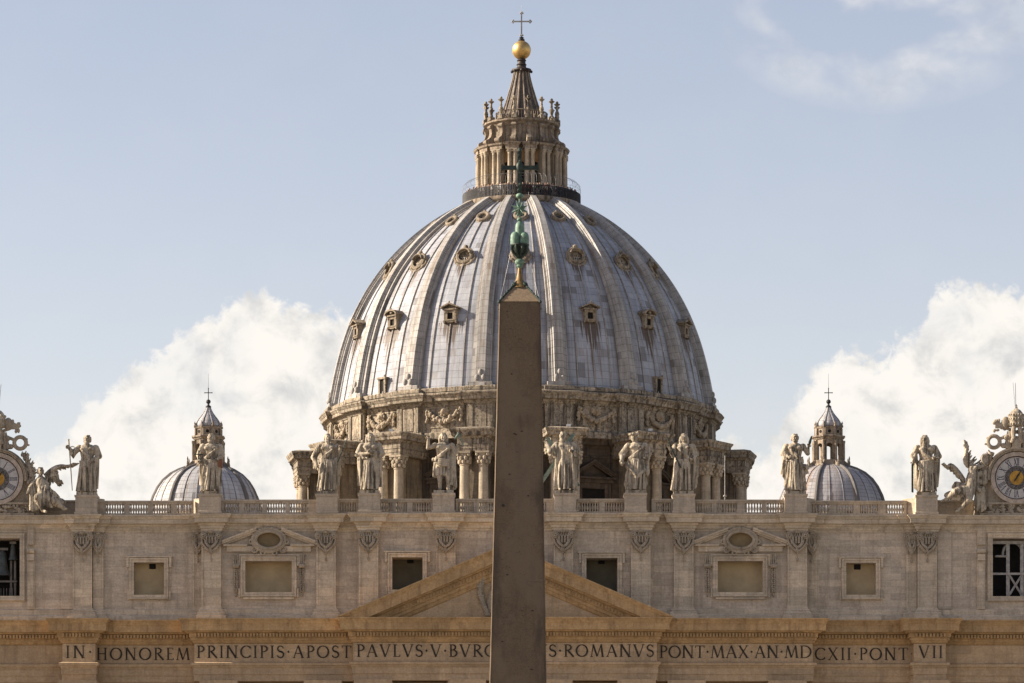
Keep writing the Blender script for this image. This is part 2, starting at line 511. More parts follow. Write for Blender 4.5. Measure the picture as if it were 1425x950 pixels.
# ------------------------------------------------------------------ mesh builder
class MB:
    def __init__(self):
        self.v, self.f, self.sm, self.uvs = [], [], [], {}
        self.M = Matrix.Identity(4)

    def add(self, vs, fs, smooth=False, uvs=None):
        o = len(self.v)
        Mx = self.M
        for p in vs:
            q = Mx @ Vector(p)
            self.v.append((q.x, q.y, q.z))
        for k, f in enumerate(fs):
            if uvs is not None:
                self.uvs[len(self.f)] = [uvs[i] for i in f]
            self.f.append(tuple(o + i for i in f))
            self.sm.append(smooth)

    def box(self, x0, x1, y0, y1, z0, z1):
        v = [(x0, y0, z0), (x1, y0, z0), (x1, y1, z0), (x0, y1, z0), (x0, y0, z1), (x1, y0, z1), (x1, y1, z1), (x0, y1, z1)]
        self.add(v, [(3, 2, 1, 0), (4, 5, 6, 7), (0, 1, 5, 4), (1, 2, 6, 5), (2, 3, 7, 6), (3, 0, 4, 7)])

    def quad(self, a, b, c, d):
        self.add([a, b, c, d], [(0, 1, 2, 3)])

    def prism(self, poly, y0, y1):
        """polygon in (x, z), counter-clockwise seen from -Y, extruded from y0 (front) to y1"""
        n = len(poly)
        v = [(x, y0, z) for x, z in poly] + [(x, y1, z) for x, z in poly]
        fs = [tuple(range(n)), tuple(range(2 * n - 1, n - 1, -1))]
        for i in range(n):
            j = (i + 1) % n
            fs.append((i, i + n, j + n, j))
        self.add(v, fs)

    def lathe(self, prof, n=24, cx=0.0, cy=0.0, smooth=True, cap=True, sx=1.0, sy=1.0, a0=0.0):
        v, f = [], []
        m = len(prof)
        for i in range(n):
            a = a0 + 2 * PI * i / n
            for r, z in prof:
                v.append((cx + r * sx * math.cos(a), cy + r * sy * math.sin(a), z))
        for i in range(n):
            j = (i + 1) % n
            for k in range(m - 1):
                f.append((i * m + k, j * m + k, j * m + k + 1, i * m + k + 1))
        self.add(v, f, smooth)
        if cap:
            self.add([v[i * m] for i in range(n)], [tuple(range(n - 1, -1, -1))])
            self.add([v[i * m + m - 1] for i in range(n)], [tuple(range(n))])

    def tube(self, pts, rad, n=6, smooth=True, closed=False, flat=1.0):
        pts = [Vector(p) for p in pts]
        k = len(pts)
        if isinstance(rad, (int, float)):
            rad = [rad] * k
        v, f = [], []
        up = None
        for i in range(k):
            if closed:
                t = (pts[(i + 1) % k] - pts[i - 1])
            else:
                t = (pts[min(i + 1, k - 1)] - pts[max(i - 1, 0)])
            t.normalize()
            if up is None:
                up = Vector((0, 0, 1)) if abs(t.z) < 0.9 else Vector((0, 1, 0))
            s = t.cross(up)
            if s.length < 1e-4:
                s = t.orthogonal()
            s.normalize()
            up = s.cross(t).normalized()
            for q in range(n):
                a = 2 * PI * q / n
                v.append(pts[i] + rad[i] * (math.cos(a) * s + math.sin(a) * flat * up))
        rng_i = range(k) if closed else range(k - 1)
        for i in rng_i:
            j = (i + 1) % k
            for q in range(n):
                w = (q + 1) % n
                f.append((i * n + q, i * n + w, j * n + w, j * n + q))
        self.add(v, f, smooth)
        if not closed:
            self.add(v[:n], [tuple(range(n - 1, -1, -1))])
            self.add(v[-n:], [tuple(range(n))])

    def ell(self, c, r, nu=12, nv=8, rot=None, smooth=True):
        if isinstance(r, (int, float)):
            r = (r, r, r)
        c = Vector(c)
        Rm = Euler(rot).to_matrix() if rot else None
        v, f = [], []
        for i in range(nv + 1):
            b = -PI / 2 + PI * i / nv
            for j in range(nu):
                a = 2 * PI * j / nu
                p = Vector((r[0] * math.cos(b) * math.cos(a), r[1] * math.cos(b) * math.sin(a), r[2] * math.sin(b)))
                if Rm:
                    p = Rm @ p
                v.append(c + p)
        for i in range(nv):
            for j in range(nu):
                k = (j + 1) % nu
                if i == 0:
                    f.append((j, (i + 1) * nu + k, (i + 1) * nu + j))
                elif i == nv - 1:
                    f.append((i * nu + j, i * nu + k, (i + 1) * nu + j))
                else:
                    f.append((i * nu + j, i * nu + k, (i + 1) * nu + k, (i + 1) * nu + j))
        self.add(v, f, smooth)

    def cap(self, p, q, r0, r1, n=10):
        """tapered capsule, closed"""
        p, q = Vector(p), Vector(q)
        d = q - p
        L = d.length
        if L < 1e-6:
            return self.ell(p, r0)
        d.normalize()
        pts, rad = [], []
        for k in range(4):
            a = PI / 2 * (1 - k / 3.0)
            pts.append(p - d * r0 * math.sin(a)); rad.append(max(r0 * math.cos(a), 1e-3 * r0))
        for k in range(4):
            a = PI / 2 * k / 3.0
            pts.append(q + d * r1 * math.sin(a)); rad.append(max(r1 * math.cos(a), 1e-3 * r1))
        self.tube(pts, rad, n)

    def sweep(self, path, prof, closed=False, smooth=False):
        """moulding PROF [(d, z)] along PATH [(x, y)], mitred; outward is to the right of travel"""
        P = [Vector((a, b)) for a, b in path]
        k = len(P)
        nor = []
        segs = k if closed else k - 1
        for i in range(segs):
            d = (P[(i + 1) % k] - P[i]).normalized()
            nor.append(Vector((d.y, -d.x)))
        v, f = [], []
        m = len(prof)
        for i in range(k):
            if closed:
                n1, n2 = nor[i - 1], nor[i]
            else:
                n1, n2 = nor[max(i - 1, 0)], nor[min(i, segs - 1)]
            w = (n1 + n2) / max(0.3, 1 + n1.dot(n2))
            for d, z in prof:
                v.append((P[i].x + w.x * d, P[i].y + w.y * d, z))
        for i in range(segs):
            j = (i + 1) % k
            for q in range(m - 1):
                f.append((i * m + q, j * m + q, j * m + q + 1, i * m + q + 1))
        self.add(v, f, smooth)
        if not closed:
            self.add(v[:m], [tuple(range(m - 1, -1, -1))])
            self.add(v[-m:], [tuple(range(m))])

    def mesh(self, name):
        me = bpy.data.meshes.new(name)
        me.from_pydata(self.v, [], self.f)
        if any(self.sm):
            me.polygons.foreach_set('use_smooth', np.array(self.sm, dtype=bool))
            me.update()
            me.set_sharp_from_angle(angle=R(38))
        if self.uvs:
            ul = me.uv_layers.new(name="UVMap")
            for pi, uv in self.uvs.items():
                po = me.polygons[pi]
                for k, li in enumerate(po.loop_indices):
                    ul.data[li].uv = uv[k]
        me.update()
        return me


def wloc(o):
    t = Vector((0, 0, 0))
    while o is not None:
        t += o.location
        t += o.matrix_parent_inverse.translation if o.parent else Vector((0, 0, 0))
        o = o.parent
    return t


def link(name, me, mat, parent=None, world=True):
    if isinstance(me, MB):
        me = me.mesh(name)
    o = bpy.data.objects.new(name, me)
    COL.objects.link(o)
    if mat is not None and not me.materials:
        me.materials.append(M[mat] if isinstance(mat, str) else mat)
    if parent is not None:
        o.parent = parent
        if world:
            o.matrix_parent_inverse = Matrix.Translation(-wloc(parent))
    return o


def tag(o, label=None, cat=None, group=None, kind=None):
    if label:
        o['label'] = label
    if cat:
        o['category'] = cat
    if group:
        o['group'] = group
    if kind:
        o['kind'] = kind
    return o


def thing(name, label, cat, loc=(0, 0, 0), group=None):
    o = bpy.data.objects.new(name, None)
    COL.objects.link(o)
    o.location = loc
    return tag(o, label, cat, group)


def dup(o, parent=None, loc=None, rotz=None):
    c = o.copy()
    COL.objects.link(c)
    if parent is not None:
        c.parent = parent
        c.matrix_parent_inverse = o.matrix_parent_inverse.copy()
    if loc is not None:
        c.location = loc
    if rotz is not None:
        c.rotation_euler = (0, 0, rotz)
    for ch in list(o.children):
        dup(ch, c)
    return c


# ------------------------------------------------------------------ setting: ground
g = MB()
g.quad((-6000, -3000, 0), (6000, -3000, 0), (6000, 9000, 0), (-6000, 9000, 0))
tag(link("ground", g, 'ground'), kind='structure')

# ------------------------------------------------------------------ inscription letters
LET = {
    'I': (0.34, [('s', .17, 0, .17, 1, 1)]),
    'N': (0.98, [('s', .16, 0, .16, 1, 0), ('l', .16, 1, .82, 0, .15), ('t', .82, 0, .82, 1)]),
    'H': (0.92, [('s', .18, 0, .18, 1, 1), ('s', .74, 0, .74, 1, 1), ('l', .18, .52, .74, .52, .06)]),
    'O': (1.02, [('o', .51, .5, .44, .47, 0, 360)]),
    'R': (0.82, [('s', .18, 0, .18, 1, 1), ('o', .30, .76, .30, .215, -90, 90), ('l', .34, .52, .80, 0, .14), ('h', .18, .30, .975), ('h', .18, .32, .53)]),
    'P': (0.66, [('s', .18, 0, .18, 1, 1), ('o', .30, .74, .30, .235, -90, 90), ('h', .18, .30, .975), ('h', .18, .30, .50)]),
    'B': (0.72, [('s', .18, 0, .18, 1, 1), ('o', .30, .77, .24, .205, -90, 90), ('o', .32, .29, .32, .265, -90, 90), ('h', .18, .30, .975), ('h', .18, .32, .555), ('h', .18, .32, .025)]),
    'D': (0.98, [('s', .18, 0, .18, 1, 1), ('o', .40, .5, .50, .475, -90, 90), ('h', .18, .42, .975), ('h', .18, .42, .025)]),
    'E': (0.62, [('s', .18, 0, .18, 1, 1), ('h', .18, .56, .97), ('h', .18, .50, .52), ('h', .18, .60, .03), ('l', .56, .84, .56, .99, .05), ('l', .60, .01, .60, .16, .05)]),
    'L': (0.62, [('s', .18, 0, .18, 1, 1), ('h', .18, .58, .03), ('l', .58, .01, .58, .18, .05)]),
    'T': (0.80, [('s', .40, 0, .40, 1, 1), ('h', .04, .76, .97), ('l', .05, .80, .05, .99, .05), ('l', .75, .80, .75, .99, .05)]),
    'M': (1.16, [('l', .12, 0, .26, 1, .065), ('l', .26, 1, .58, .03, .14), ('l', .58, .03, .90, 1, .06), ('l', .90, 1, 1.03, 0, .14), ('h', .02, .24, .02), ('h', .92, 1.15, .02)]),
    'A': (0.92, [('l', .10, 0, .45, 1, .065), ('l', .45, 1, .82, 0, .145), ('l', .24, .36, .68, .36, .055), ('h', .01, .22, .02), ('h', .68, .92, .02)]),
    'V': (0.92, [('l', .10, 1, .47, 0, .145), ('l', .47, 0, .82, 1, .065), ('h', .0, .24, .98), ('h', .70, .92, .98)]),
    'X': (0.88, [('l', .12, 1, .76, 0, .145), ('l', .74, 1, .12, 0, .065), ('h', .02, .26, .98), ('h', .62, .86, .98), ('h', .02, .24, .02), ('h', .64, .88, .02)]),
    'C': (0.86, [('o', .50, .5, .44, .47, 42, 318), ('l', .80, .74, .80, .92, .05), ('l', .80, .08, .80, .24, .05)]),
    'G': (0.92, [('o', .50, .5, .44, .47, 42, 318), ('l', .80, .74, .80, .92, .05), ('s', .80, .04, .80, .44, 0), ('h', .68, .92, .44)]),
    'S': (0.62, [('c', )]),
    '.': (0.30, [('d', .15, .5)]),
    ' ': (0.30, []),
}


def glyph(mb, ch, x, z, h, y, sx=1.0, bold=1.0, thick=0.02):
    w, strokes = LET[ch]
    k = [0]

    def poly(pts):
        k[0] += 1
        a = sum(pts[i][0] * pts[(i + 1) % len(pts)][1] - pts[(i + 1) % len(pts)][0] * pts[i][1] for i in range(len(pts)))
        if a < 0:
            pts = pts[::-1]
        mb.prism([(x + px * h * sx, z + pz * h) for px, pz in pts], y - thick - 0.003 * k[0], y + 0.02)

    def line(x0, z0, x1, z1, wd):
        dx, dz = x1 - x0, z1 - z0
        Ln = math.hypot(dx, dz)
        nx, nz = -dz / Ln * wd / 2 * bold, dx / Ln * wd / 2 * bold
        poly([(x0 + nx, z0 + nz), (x0 - nx, z0 - nz), (x1 - nx, z1 - nz), (x1 + nx, z1 + nz)])

    def curve(pts, wf):
        for i in range(len(pts) - 1):
            (x0, z0), (x1, z1) = pts[i], pts[i + 1]
            ex, ez = (x1 - x0) * 0.08, (z1 - z0) * 0.08
            line(x0 - ex, z0 - ez, x1 + ex, z1 + ez, wf((i + .5) / (len(pts) - 1), (x1 - x0), (z1 - z0)))
    for s in strokes:
        if s[0] in 'st':
            _, x0, z0, x1, z1 = s[:5]
            line(x0, z0, x1, z1, .13 if s[0] == 's' else .07)
            line(x0 - .14, z0 + .022, x0 + .14, z0 + .022, .044)
            line(x1 - .14, z1 - .022, x1 + .14, z1 - .022, .044)
        elif s[0] == 'l':
            line(*s[1:5], s[5])
        elif s[0] == 'h':
            line(s[1], s[3], s[2], s[3], .05)
        elif s[0] == 'd':
            poly([(s[1] - .10, s[2]), (s[1], s[2] - .11), (s[1] + .10, s[2]), (s[1], s[2] + .11)])
        elif s[0] == 'o':
            _, cx, cz, rx, rz, a0, a1 = s
            n = max(8, int(abs(a1 - a0) / 18))
            pts = [(cx + rx * math.cos(R(a0 + (a1 - a0) * i / n)), cz + rz * math.sin(R(a0 + (a1 - a0) * i / n))) for i in range(n + 1)]
            curve(pts, lambda t, dx, dz: .055 + .085 * abs(dz) / math.hypot(dx, dz))
        elif s[0] == 'c':
            pts = []
            for i in range(9):
                a = R(30 + 240 * i / 8)
                pts.append((.31 + .22 * math.cos(a), .745 + .225 * math.sin(a)))
            for i in range(1, 9):
                a = R(90 - 240 * i / 8)
                pts.append((.31 + .25 * math.cos(a), .27 + .245 * math.sin(a)))
            curve(pts, lambda t, dx, dz: .06 + .09 * (1 - abs(2 * t - 1)))
            line(.52, .78, .52, .93, .05)
            line(.08, .08, .08, .24, .05)


def text_run(s, x0, x1, z, h, y, sx=1.0):
    """one mesh per word, evenly spaced between x0 and x1"""
    nat = sum(LET[c][0] for c in s) * h * sx
    sp = (x1 - x0 - nat) / max(1, len(s) - 1)
    x = x0
    out, mb = [], MB()
    for k, c in enumerate(s):
        glyph(mb, c, x, z, h, y, sx)
        x += LET[c][0] * h * sx + sp
        if (c == '.' and k) or k == len(s) - 1:
            out.append(mb)
            mb = MB()
    return out


# ------------------------------------------------------------------ BASILICA FACADE
facade = thing("basilica_facade", "wide travertine basilica front with pediment, pilasters and carved Latin inscription", "building", (PX(703, 367), 367, 0))

YR, YP, YM, YC = 368.0, 366.2, 366.2, 365.1          # planes of the frieze
YO, YMI, YCE = 368.7, 367.9, 367.2                   # planes of the attic


def plan(steps, bumps=()):
    """steps [(x, plane)] start x of each plane, last x closes; bumps [(x0, x1, forward)]"""
    xs = sorted(set([s[0] for s in steps] + [b for bb in bumps for b in bb[:2]]))
    pts = []
    for a, b in zip(xs[:-1], xs[1:]):
        mid = (a + b) / 2
        pl = [s[1] for s in steps if s[0] <= mid][-1]
        fw = sum(bb[2] for bb in bumps if bb[0] <= mid <= bb[1])
        for x in (a, b):
            if pts and abs(pts[-1][0] - x) < 1e-6 and abs(pts[-1][1] - (pl - fw)) < 1e-6:
                continue
            pts.append((x, pl - fw))
    out = [pts[0]]
    for i in range(1, len(pts) - 1):
        if abs(pts[i][1] - out[-1][1]) < 1e-6 and abs(pts[i + 1][1] - pts[i][1]) < 1e-6:
            continue
        out.append(pts[i])
    out.append(pts[-1])
    return out


XL, XR_ = -58.0, 62.0
fr_steps = [(XL, YR), (PX(87, YP), YP), (PX(132.5, YP), YR), (PX(270.5, YM), YM), (PX(491.5, YC), YC), (PX(914, YC), YM), (PX(1131, YM), YR), (PX(1272, YP), YP), (PX(1316, YP), YR), (XR_, YR)]
fr_path = plan(fr_steps)
prof = [(-1.2, 28.86), (.05, 28.86), (.05, 29.45), (.12, 29.47), (.12, 30.10), (.19, 30.12), (.19, 30.22), (.32, 30.30), (.36, 30.52), (.05, 30.62), (0, 30.64), (0, 32.32),
        (.10, 32.38), (.24, 32.55), (.26, 32.60), (.34, 32.62), (.34, 32.86), (.46, 32.88), (.46, 33.26), (.72, 33.30), (.82, 33.42), (1.12, 33.44), (1.14, 34.02), (1.18, 34.06),
        (1.26, 34.26), (1.38, 34.42), (1.42, 34.44), (1.42, 34.56), (-1.5, 34.78)]
mb = MB()
ks = prof.index((0, 32.32))
mb.sweep(fr_path, prof[:ks + 1] + [(-1.2, 32.33)])
link("entablature", mb, 'warm', facade)
mb = MB()
mb.sweep(fr_path, [(-1.2, 32.34), (.003, 32.34)] + prof[ks + 1:])
link("main_cornice", mb, 'cornice', facade)
# dentils follow the same plan
for (xa, ya), (xb, yb) in zip(fr_path[:-1], fr_path[1:]):
    if abs(ya - yb) > 1e-6 or xb - xa < 0.5:
        continue
    mb = MB()
    n = int((xb - xa) / 0.30)
    st = (xb - xa) / n
    for i in range(n):
        x = xa + (i + .5) * st
        if -60 < x < 60:
            mb.box(x - .095, x + .095, ya - .70, ya - .452, 32.90, 33.24)
    link("dentils", mb, 'cornice', facade)
# lower storey wall under the entablature, with giant column capitals just below the frame
mb = MB()
mb.box(XL, XR_, YR + .3, YR + 4, 0, 28.9)
link("lower_wall", mb, 'warm', facade)
mb = MB()
for cxp in (110, 305, 450, 520, 690 - 40, 770, 885, 955, 1095, 1294):
    x = PX(cxp, YM)
    yy = YM + .55 if cxp not in (520, 650, 770, 885) else YC + .55
    if cxp in (110, 1294):
        yy = YP + .5
    mb.lathe([(1.35, 0), (1.35, 8), (1.15, 25.6), (1.3, 25.9), (1.2, 26.0), (1.45, 27.6), (1.75, 28.4)], 20, x, yy)
    mb.box(x - 1.75, x + 1.75, yy - 1.75, yy + .3, 28.42, 28.855)
link("giant_columns", mb, 'warm', facade)['kind'] = 'structure'

# inscription
CAP_H = 1.14
for s, a, b, Y, ytop in (("IN.", 91.5, 128, YP, 898.3), ("HONOREM", 134, 264.5, YR, 901.2), ("PRINCIPIS.APOST", 273.5, 489, YM, 898.2), ("PAVLVS.V.BVRGHESIVS.ROMANVS", 496, 910, YC, 896.6),
                         (".PONT.MAX.AN.MD", 911, 1129.5, YM, 898.2), ("CXII.PONT.", 1134, 1272, YR, 901.2), ("VII", 1278, 1312, YP, 898.3)):
    for mb in text_run(s, PX(a, Y), PX(b, Y), PZ(ytop, Y) - CAP_H, CAP_H, Y - .001):
        link("inscription", mb, 'letters', facade)

# attic: wall planes and openings
at_steps_px = [(-2000, YO), (281, YMI), (498, YCE), (908, YMI), (1124, YO), (3500, YO)]
at_steps = [(XL, YO)] + [(xm(a), p) for a, p in at_steps_px[1:-1]] + [(XR_, YO)]
PIL = [112.6, 293.4, 453.5, 513.0, 620.5, 784.0, 891.7, 951.8, 1110.0, 1292.3]
PILP = [YO, YMI, YMI, YCE, YCE, YCE, YCE, YMI, YMI, YO]
PF = 0.5                                             # pilaster projection
ZA0, ZA1 = 34.55, 43.0


def rect_px(x0, x1, y0, y1):
    return (xm(x0), xm(x1), zm(y1), zm(y0))


OPEN = {  # name: (rect, depth)
    'sq': [rect_px(184, 226.3, 780.8, 826), rect_px(1179.5, 1221, 781.5, 826)],
    'ped': [rect_px(340.5, 405.5, 780, 823.5), rect_px(999.3, 1062.3, 780, 823.5)],
    'mid': [rect_px(545.7, 588, 776, 821), rect_px(816, 859.2, 777, 824)],
    'bell': [rect_px(-34, 24.6, 747, 827.6), rect_px(1384.3, 1447, 747, 828)],
}


def wall_span(mb, x0, x1, y, z0, z1, holes, depth):
    hs = [h for h in holes if h[0] < x1 and h[1] > x0]
    xs = sorted(set([x0, x1] + [v for h in hs for v in h[:2]]))
    zs = sorted(set([z0, z1] + [v for h in hs for v in h[2:]]))
    for a, b in zip(xs[:-1], xs[1:]):
        for c, d in zip(zs[:-1], zs[1:]):
            mx, mz = (a + b) / 2, (c + d) / 2
            if any(h[0] < mx < h[1] and h[2] < mz < h[3] for h in hs):
                continue
            mb.quad((a, y, c), (b, y, c), (b, y, d), (a, y, d))
    for h in hs:
        a, b, c, d = h
        D = y + depth
        mb.quad((a, y, c), (a, D, c), (b, D, c), (b, y, c))
        mb.quad((a, y, d), (b, y, d), (b, D, d), (a, D, d))
        mb.quad((a, y, c), (a, y, d), (a, D, d), (a, D, c))
        mb.quad((b, y, c), (b, D, c), (b, D, d), (b, y, d))


holes = [h for v in OPEN.values() for h in v]
mb = MB()
for (xa, pl), (xb, pl2) in zip(at_steps[:-1], at_steps[1:]):
    wall_span(mb, xa, xb, pl, ZA0, ZA1, holes, 2.2)
    if abs(pl - pl2) > 1e-6:
        a, b = min(pl, pl2), max(pl, pl2)
        mb.box(xb - .01, xb + .01, a + .001, b, ZA0, ZA1)
link("attic_wall", mb, 'attic', facade)
# plinth course of the attic
mb = MB()
mb.sweep(plan(at_steps), [(-.1, 34.6), (.42, 34.60), (.42, 35.02), (.30, 35.06), (.14, 35.20), (.14, 35.62), (.05, 35.72), (-.1, 35.75)])
link("attic_plinth", mb, 'pilaster', facade)
# cornice of the attic, breaking forward over every pilaster
bumps = [(xm(c) - .98, xm(c) + .98, PF + .04) for c in PIL]
bumps += [(xm(a), xm(b), .24) for a, b in ((127.2, 142), (267.5, 279.8), (1125.2, 1137.5), (1263.5, 1278))]
mb = MB()
mb.sweep(plan(at_steps, bumps), [(-.1, 42.86), (.05, 42.86), (.08, 43.05), (.18, 43.10), (.20, 43.32), (.30, 43.38), (.36, 43.52), (.62, 43.60), (.66, 43.62), (.68, 43.98), (.74, 44.02),
                                (.84, 44.20), (.92, 44.26), (.92, 44.38), (-2.2, 44.44)])
link("attic_cornice", mb, 'pilaster', facade)
# solid body of the church behind the front
mb = MB()
mb.box(XL, XR_, 371.3, 385, 0, 44.3)
mb.box(-40, 42, 385.1, 482, 0, 42)
link("nave_block", mb, 'attic', facade)


# pilasters (shaft with sunk panel) > capital, base
def shaft_mesh(w, zb, zt, pf):
    mb = MB()
    b = .15
    mb.box(-w, -w + b, -pf, .05, zb, zt)
    mb.box(w - b, w, -pf, .05, zb, zt)
    mb.box(-w + b, w - b, -pf, .05, zt - b, zt)
    mb.box(-w + b, w - b, -pf, .05, zb, zb + b)
    mb.box(-w + b, w - b, -pf + .06, .05, zb + b, zt - b)
    return mb


def base_mesh(w, pf):
    mb = MB()
    path = [(-w, .3), (-w, -pf), (w, -pf), (w, .3)]
    mb.sweep(path, [(-.2, 34.58), (.48, 34.58), (.48, 35.02), (.36, 35.06), (.36, 35.28), (.30, 35.34), (.20, 35.42), (.24, 35.5), (.20, 35.58), (.08, 35.62), (.05, 35.8), (-.2, 35.8)])
    return mb


def capital_mesh(w, pf):
    """cartouche capital: fluted shield, side volutes, hanging festoon and a drop"""
    mb = MB()
    zt = 42.88
    y = -pf
    mb.box(-w * 1.0 - .04, w + .04, y - .10, .0, zt - .22, zt)
    for i in range(4):
        x = (i - 1.5) * w * .30
        hh = .62 - .10 * abs(i - 1.5)
        mb.box(x - w * .105, x + w * .105, y - .30, y, zt - .62 - hh, zt - .56)
        mb.cap((x, y - .30, zt - .66), (x, y - .26, zt - .60 - hh), w * .09, w * .07, 6)
    for i in range(3):
        mb.box((i - 1) * w * .22 - .05, (i - 1) * w * .22 + .05, y - .2, y, zt - .46, zt - .25)
    mb.box(-w * .5, w * .5, y - .22, y, zt - .56, zt - .47)
    for s in (-1, 1):
        for k, rr in enumerate((.26, .12)):
            cpts = [(s * w * .80 + rr * math.cos(a), y - .18 - .08 * k, zt - .48 + rr * math.sin(a)) for a in np.linspace(0, 2 * PI, 13)[:-1]]
            mb.tube(cpts, .085, 6, closed=True)
        pts = [(s * w * .98, y - .10, zt - .76), (s * w * .90, y - .2, zt - 1.15), (s * w * .58, y - .26, zt - 1.55), (s * w * .22, y - .30, zt - 1.85), (0, y - .30, zt - 1.95)]
        mb.tube(pts, [.08, .11, .13, .12, .08], 7)
        mb.tube([(s * w * .66, y - .12, zt - .8), (s * w * .52, y - .32, zt - 1.15), (s * w * .25, y - .40, zt - 1.45), (0, y - .40, zt - 1.58)], [.10, .14, .14, .10], 6)
        for i in range(5):
            u = i / 4
            mb.ell((s * w * (.95 - .8 * u) + random.uniform(-.05, .05), y - .12, zt - 1.25 - .75 * u), (.13, .12, .13), 7, 5)
    for i in range(5):
        mb.ell((random.uniform(-.06, .06), y - .3, zt - 1.62 - i * .13), (.19 - .025 * i, .14, .12), 8, 6)
    mb.cap((0, y - .05, zt - 2.2), (0, y - .05, zt - 2.5), .035, .035, 5)
    mb.ell((0, y - .06, zt - 2.68), (.11, .09, .2), 8, 6)
    mb.ell((0, y - .2, zt - .14), (.26, .18, .14), 10, 6)
    return mb


W0 = .90
sm0 = shaft_mesh(W0, 35.78, 42.87, PF).mesh("pilaster")
cm0 = capital_mesh(W0, PF).mesh("capital")
bm0 = base_mesh(W0, PF).mesh("pilaster_base")
p0 = link("pilaster", sm0, 'pilaster', facade)
link("capital", cm0, 'ornament', p0)
link("pilaster_base", bm0, 'pilaster', p0)
for i, (c, pl) in enumerate(zip(PIL, PILP)):
    o = p0 if i == 0 else dup(p0, facade)
    o.location = (xm(c), pl, 0)
hs0 = shaft_mesh(.48, 35.78, 42.87, .2).mesh("half_pilaster")
hc0 = capital_mesh(.48, .2).mesh("capital")
hb0 = base_mesh(.42, .2).mesh("pilaster_base")
h0 = link("half_pilaster", hs0, 'pilaster', facade)
link("capital", hc0, 'ornament', h0)
link("pilaster_base", hb0, 'pilaster', h0)
for i, c in enumerate((134.4, 273.6, 1131.4, 1270.8)):
    o = h0 if i == 0 else dup(h0, facade)
    o.location = (xm(c), YO, 0)
for a, b in ((82, 98.5), (1307, 1326.5)):
    mb = MB()
    mb.M = Matrix.Translation((xm((a + b) / 2), YO, 0))
    w = (xm(b) - xm(a)) / 2
    mb.box(-w, w, -.14, .05, 35.74, 42.87)
    link("plain_strip", mb, 'attic', facade)


def frame_rect(mb, r, wd, y, d0, ear=0.0, sill=True):
    """moulded window frame round rect r, with ears"""
    a, b, c, d = r
    for k, (w0, w1, dd) in enumerate(((0.0, wd * .55, d0 * .7), (wd * .55, wd * .85, d0), (wd * .85, wd, d0 * .5))):
        for s in (-1, 1):
            xa, xb = (a - w1, a - w0) if s < 0 else (b + w0, b + w1)
            mb.box(xa, xb, y - dd, y + .05, c - w1, d + w1)
        mb.box(a - w0, b + w0, y - dd, y + .05, d + w0, d + w1)
        mb.box(a - w0, b + w0, y - dd, y + .05, c - w1, c - w0)
    if ear:
        for s in (-1, 1):
            x0 = a - wd - ear if s < 0 else b + wd
            mb.box(x0, x0 + ear, y - d0 * .8, y + .05, d - .45, d + wd)
            mb.box(x0 + (ear * .35 if s < 0 else 0), x0 + (ear if s < 0 else ear * .65), y - d0 * .7, y + .05, c - wd, c + .35)
        mb.box(a - wd - ear - .08, b + wd + ear + .08, y - d0 * .95, y + .05, d + wd + .002, d + wd + .12)


def window(r, y, depth, pmat, kind):
    mb = MB()
    a, b, c, d = r
    frame_rect(mb, r, .46 if kind != 'ped' else .48, y, .34, .22)
    if kind == 'ped':
        mb.box(a - .2, b + .2, y - .26, y + .03, c - .66, c - .481)
    fr = link("window_frame", mb, 'pilaster', facade)
    mb = MB()
    mb.quad((a, y + depth, c), (b, y + depth, c), (b, y + depth, d), (a, y + depth, d))
    link("panel", mb, pmat, fr)
    return fr


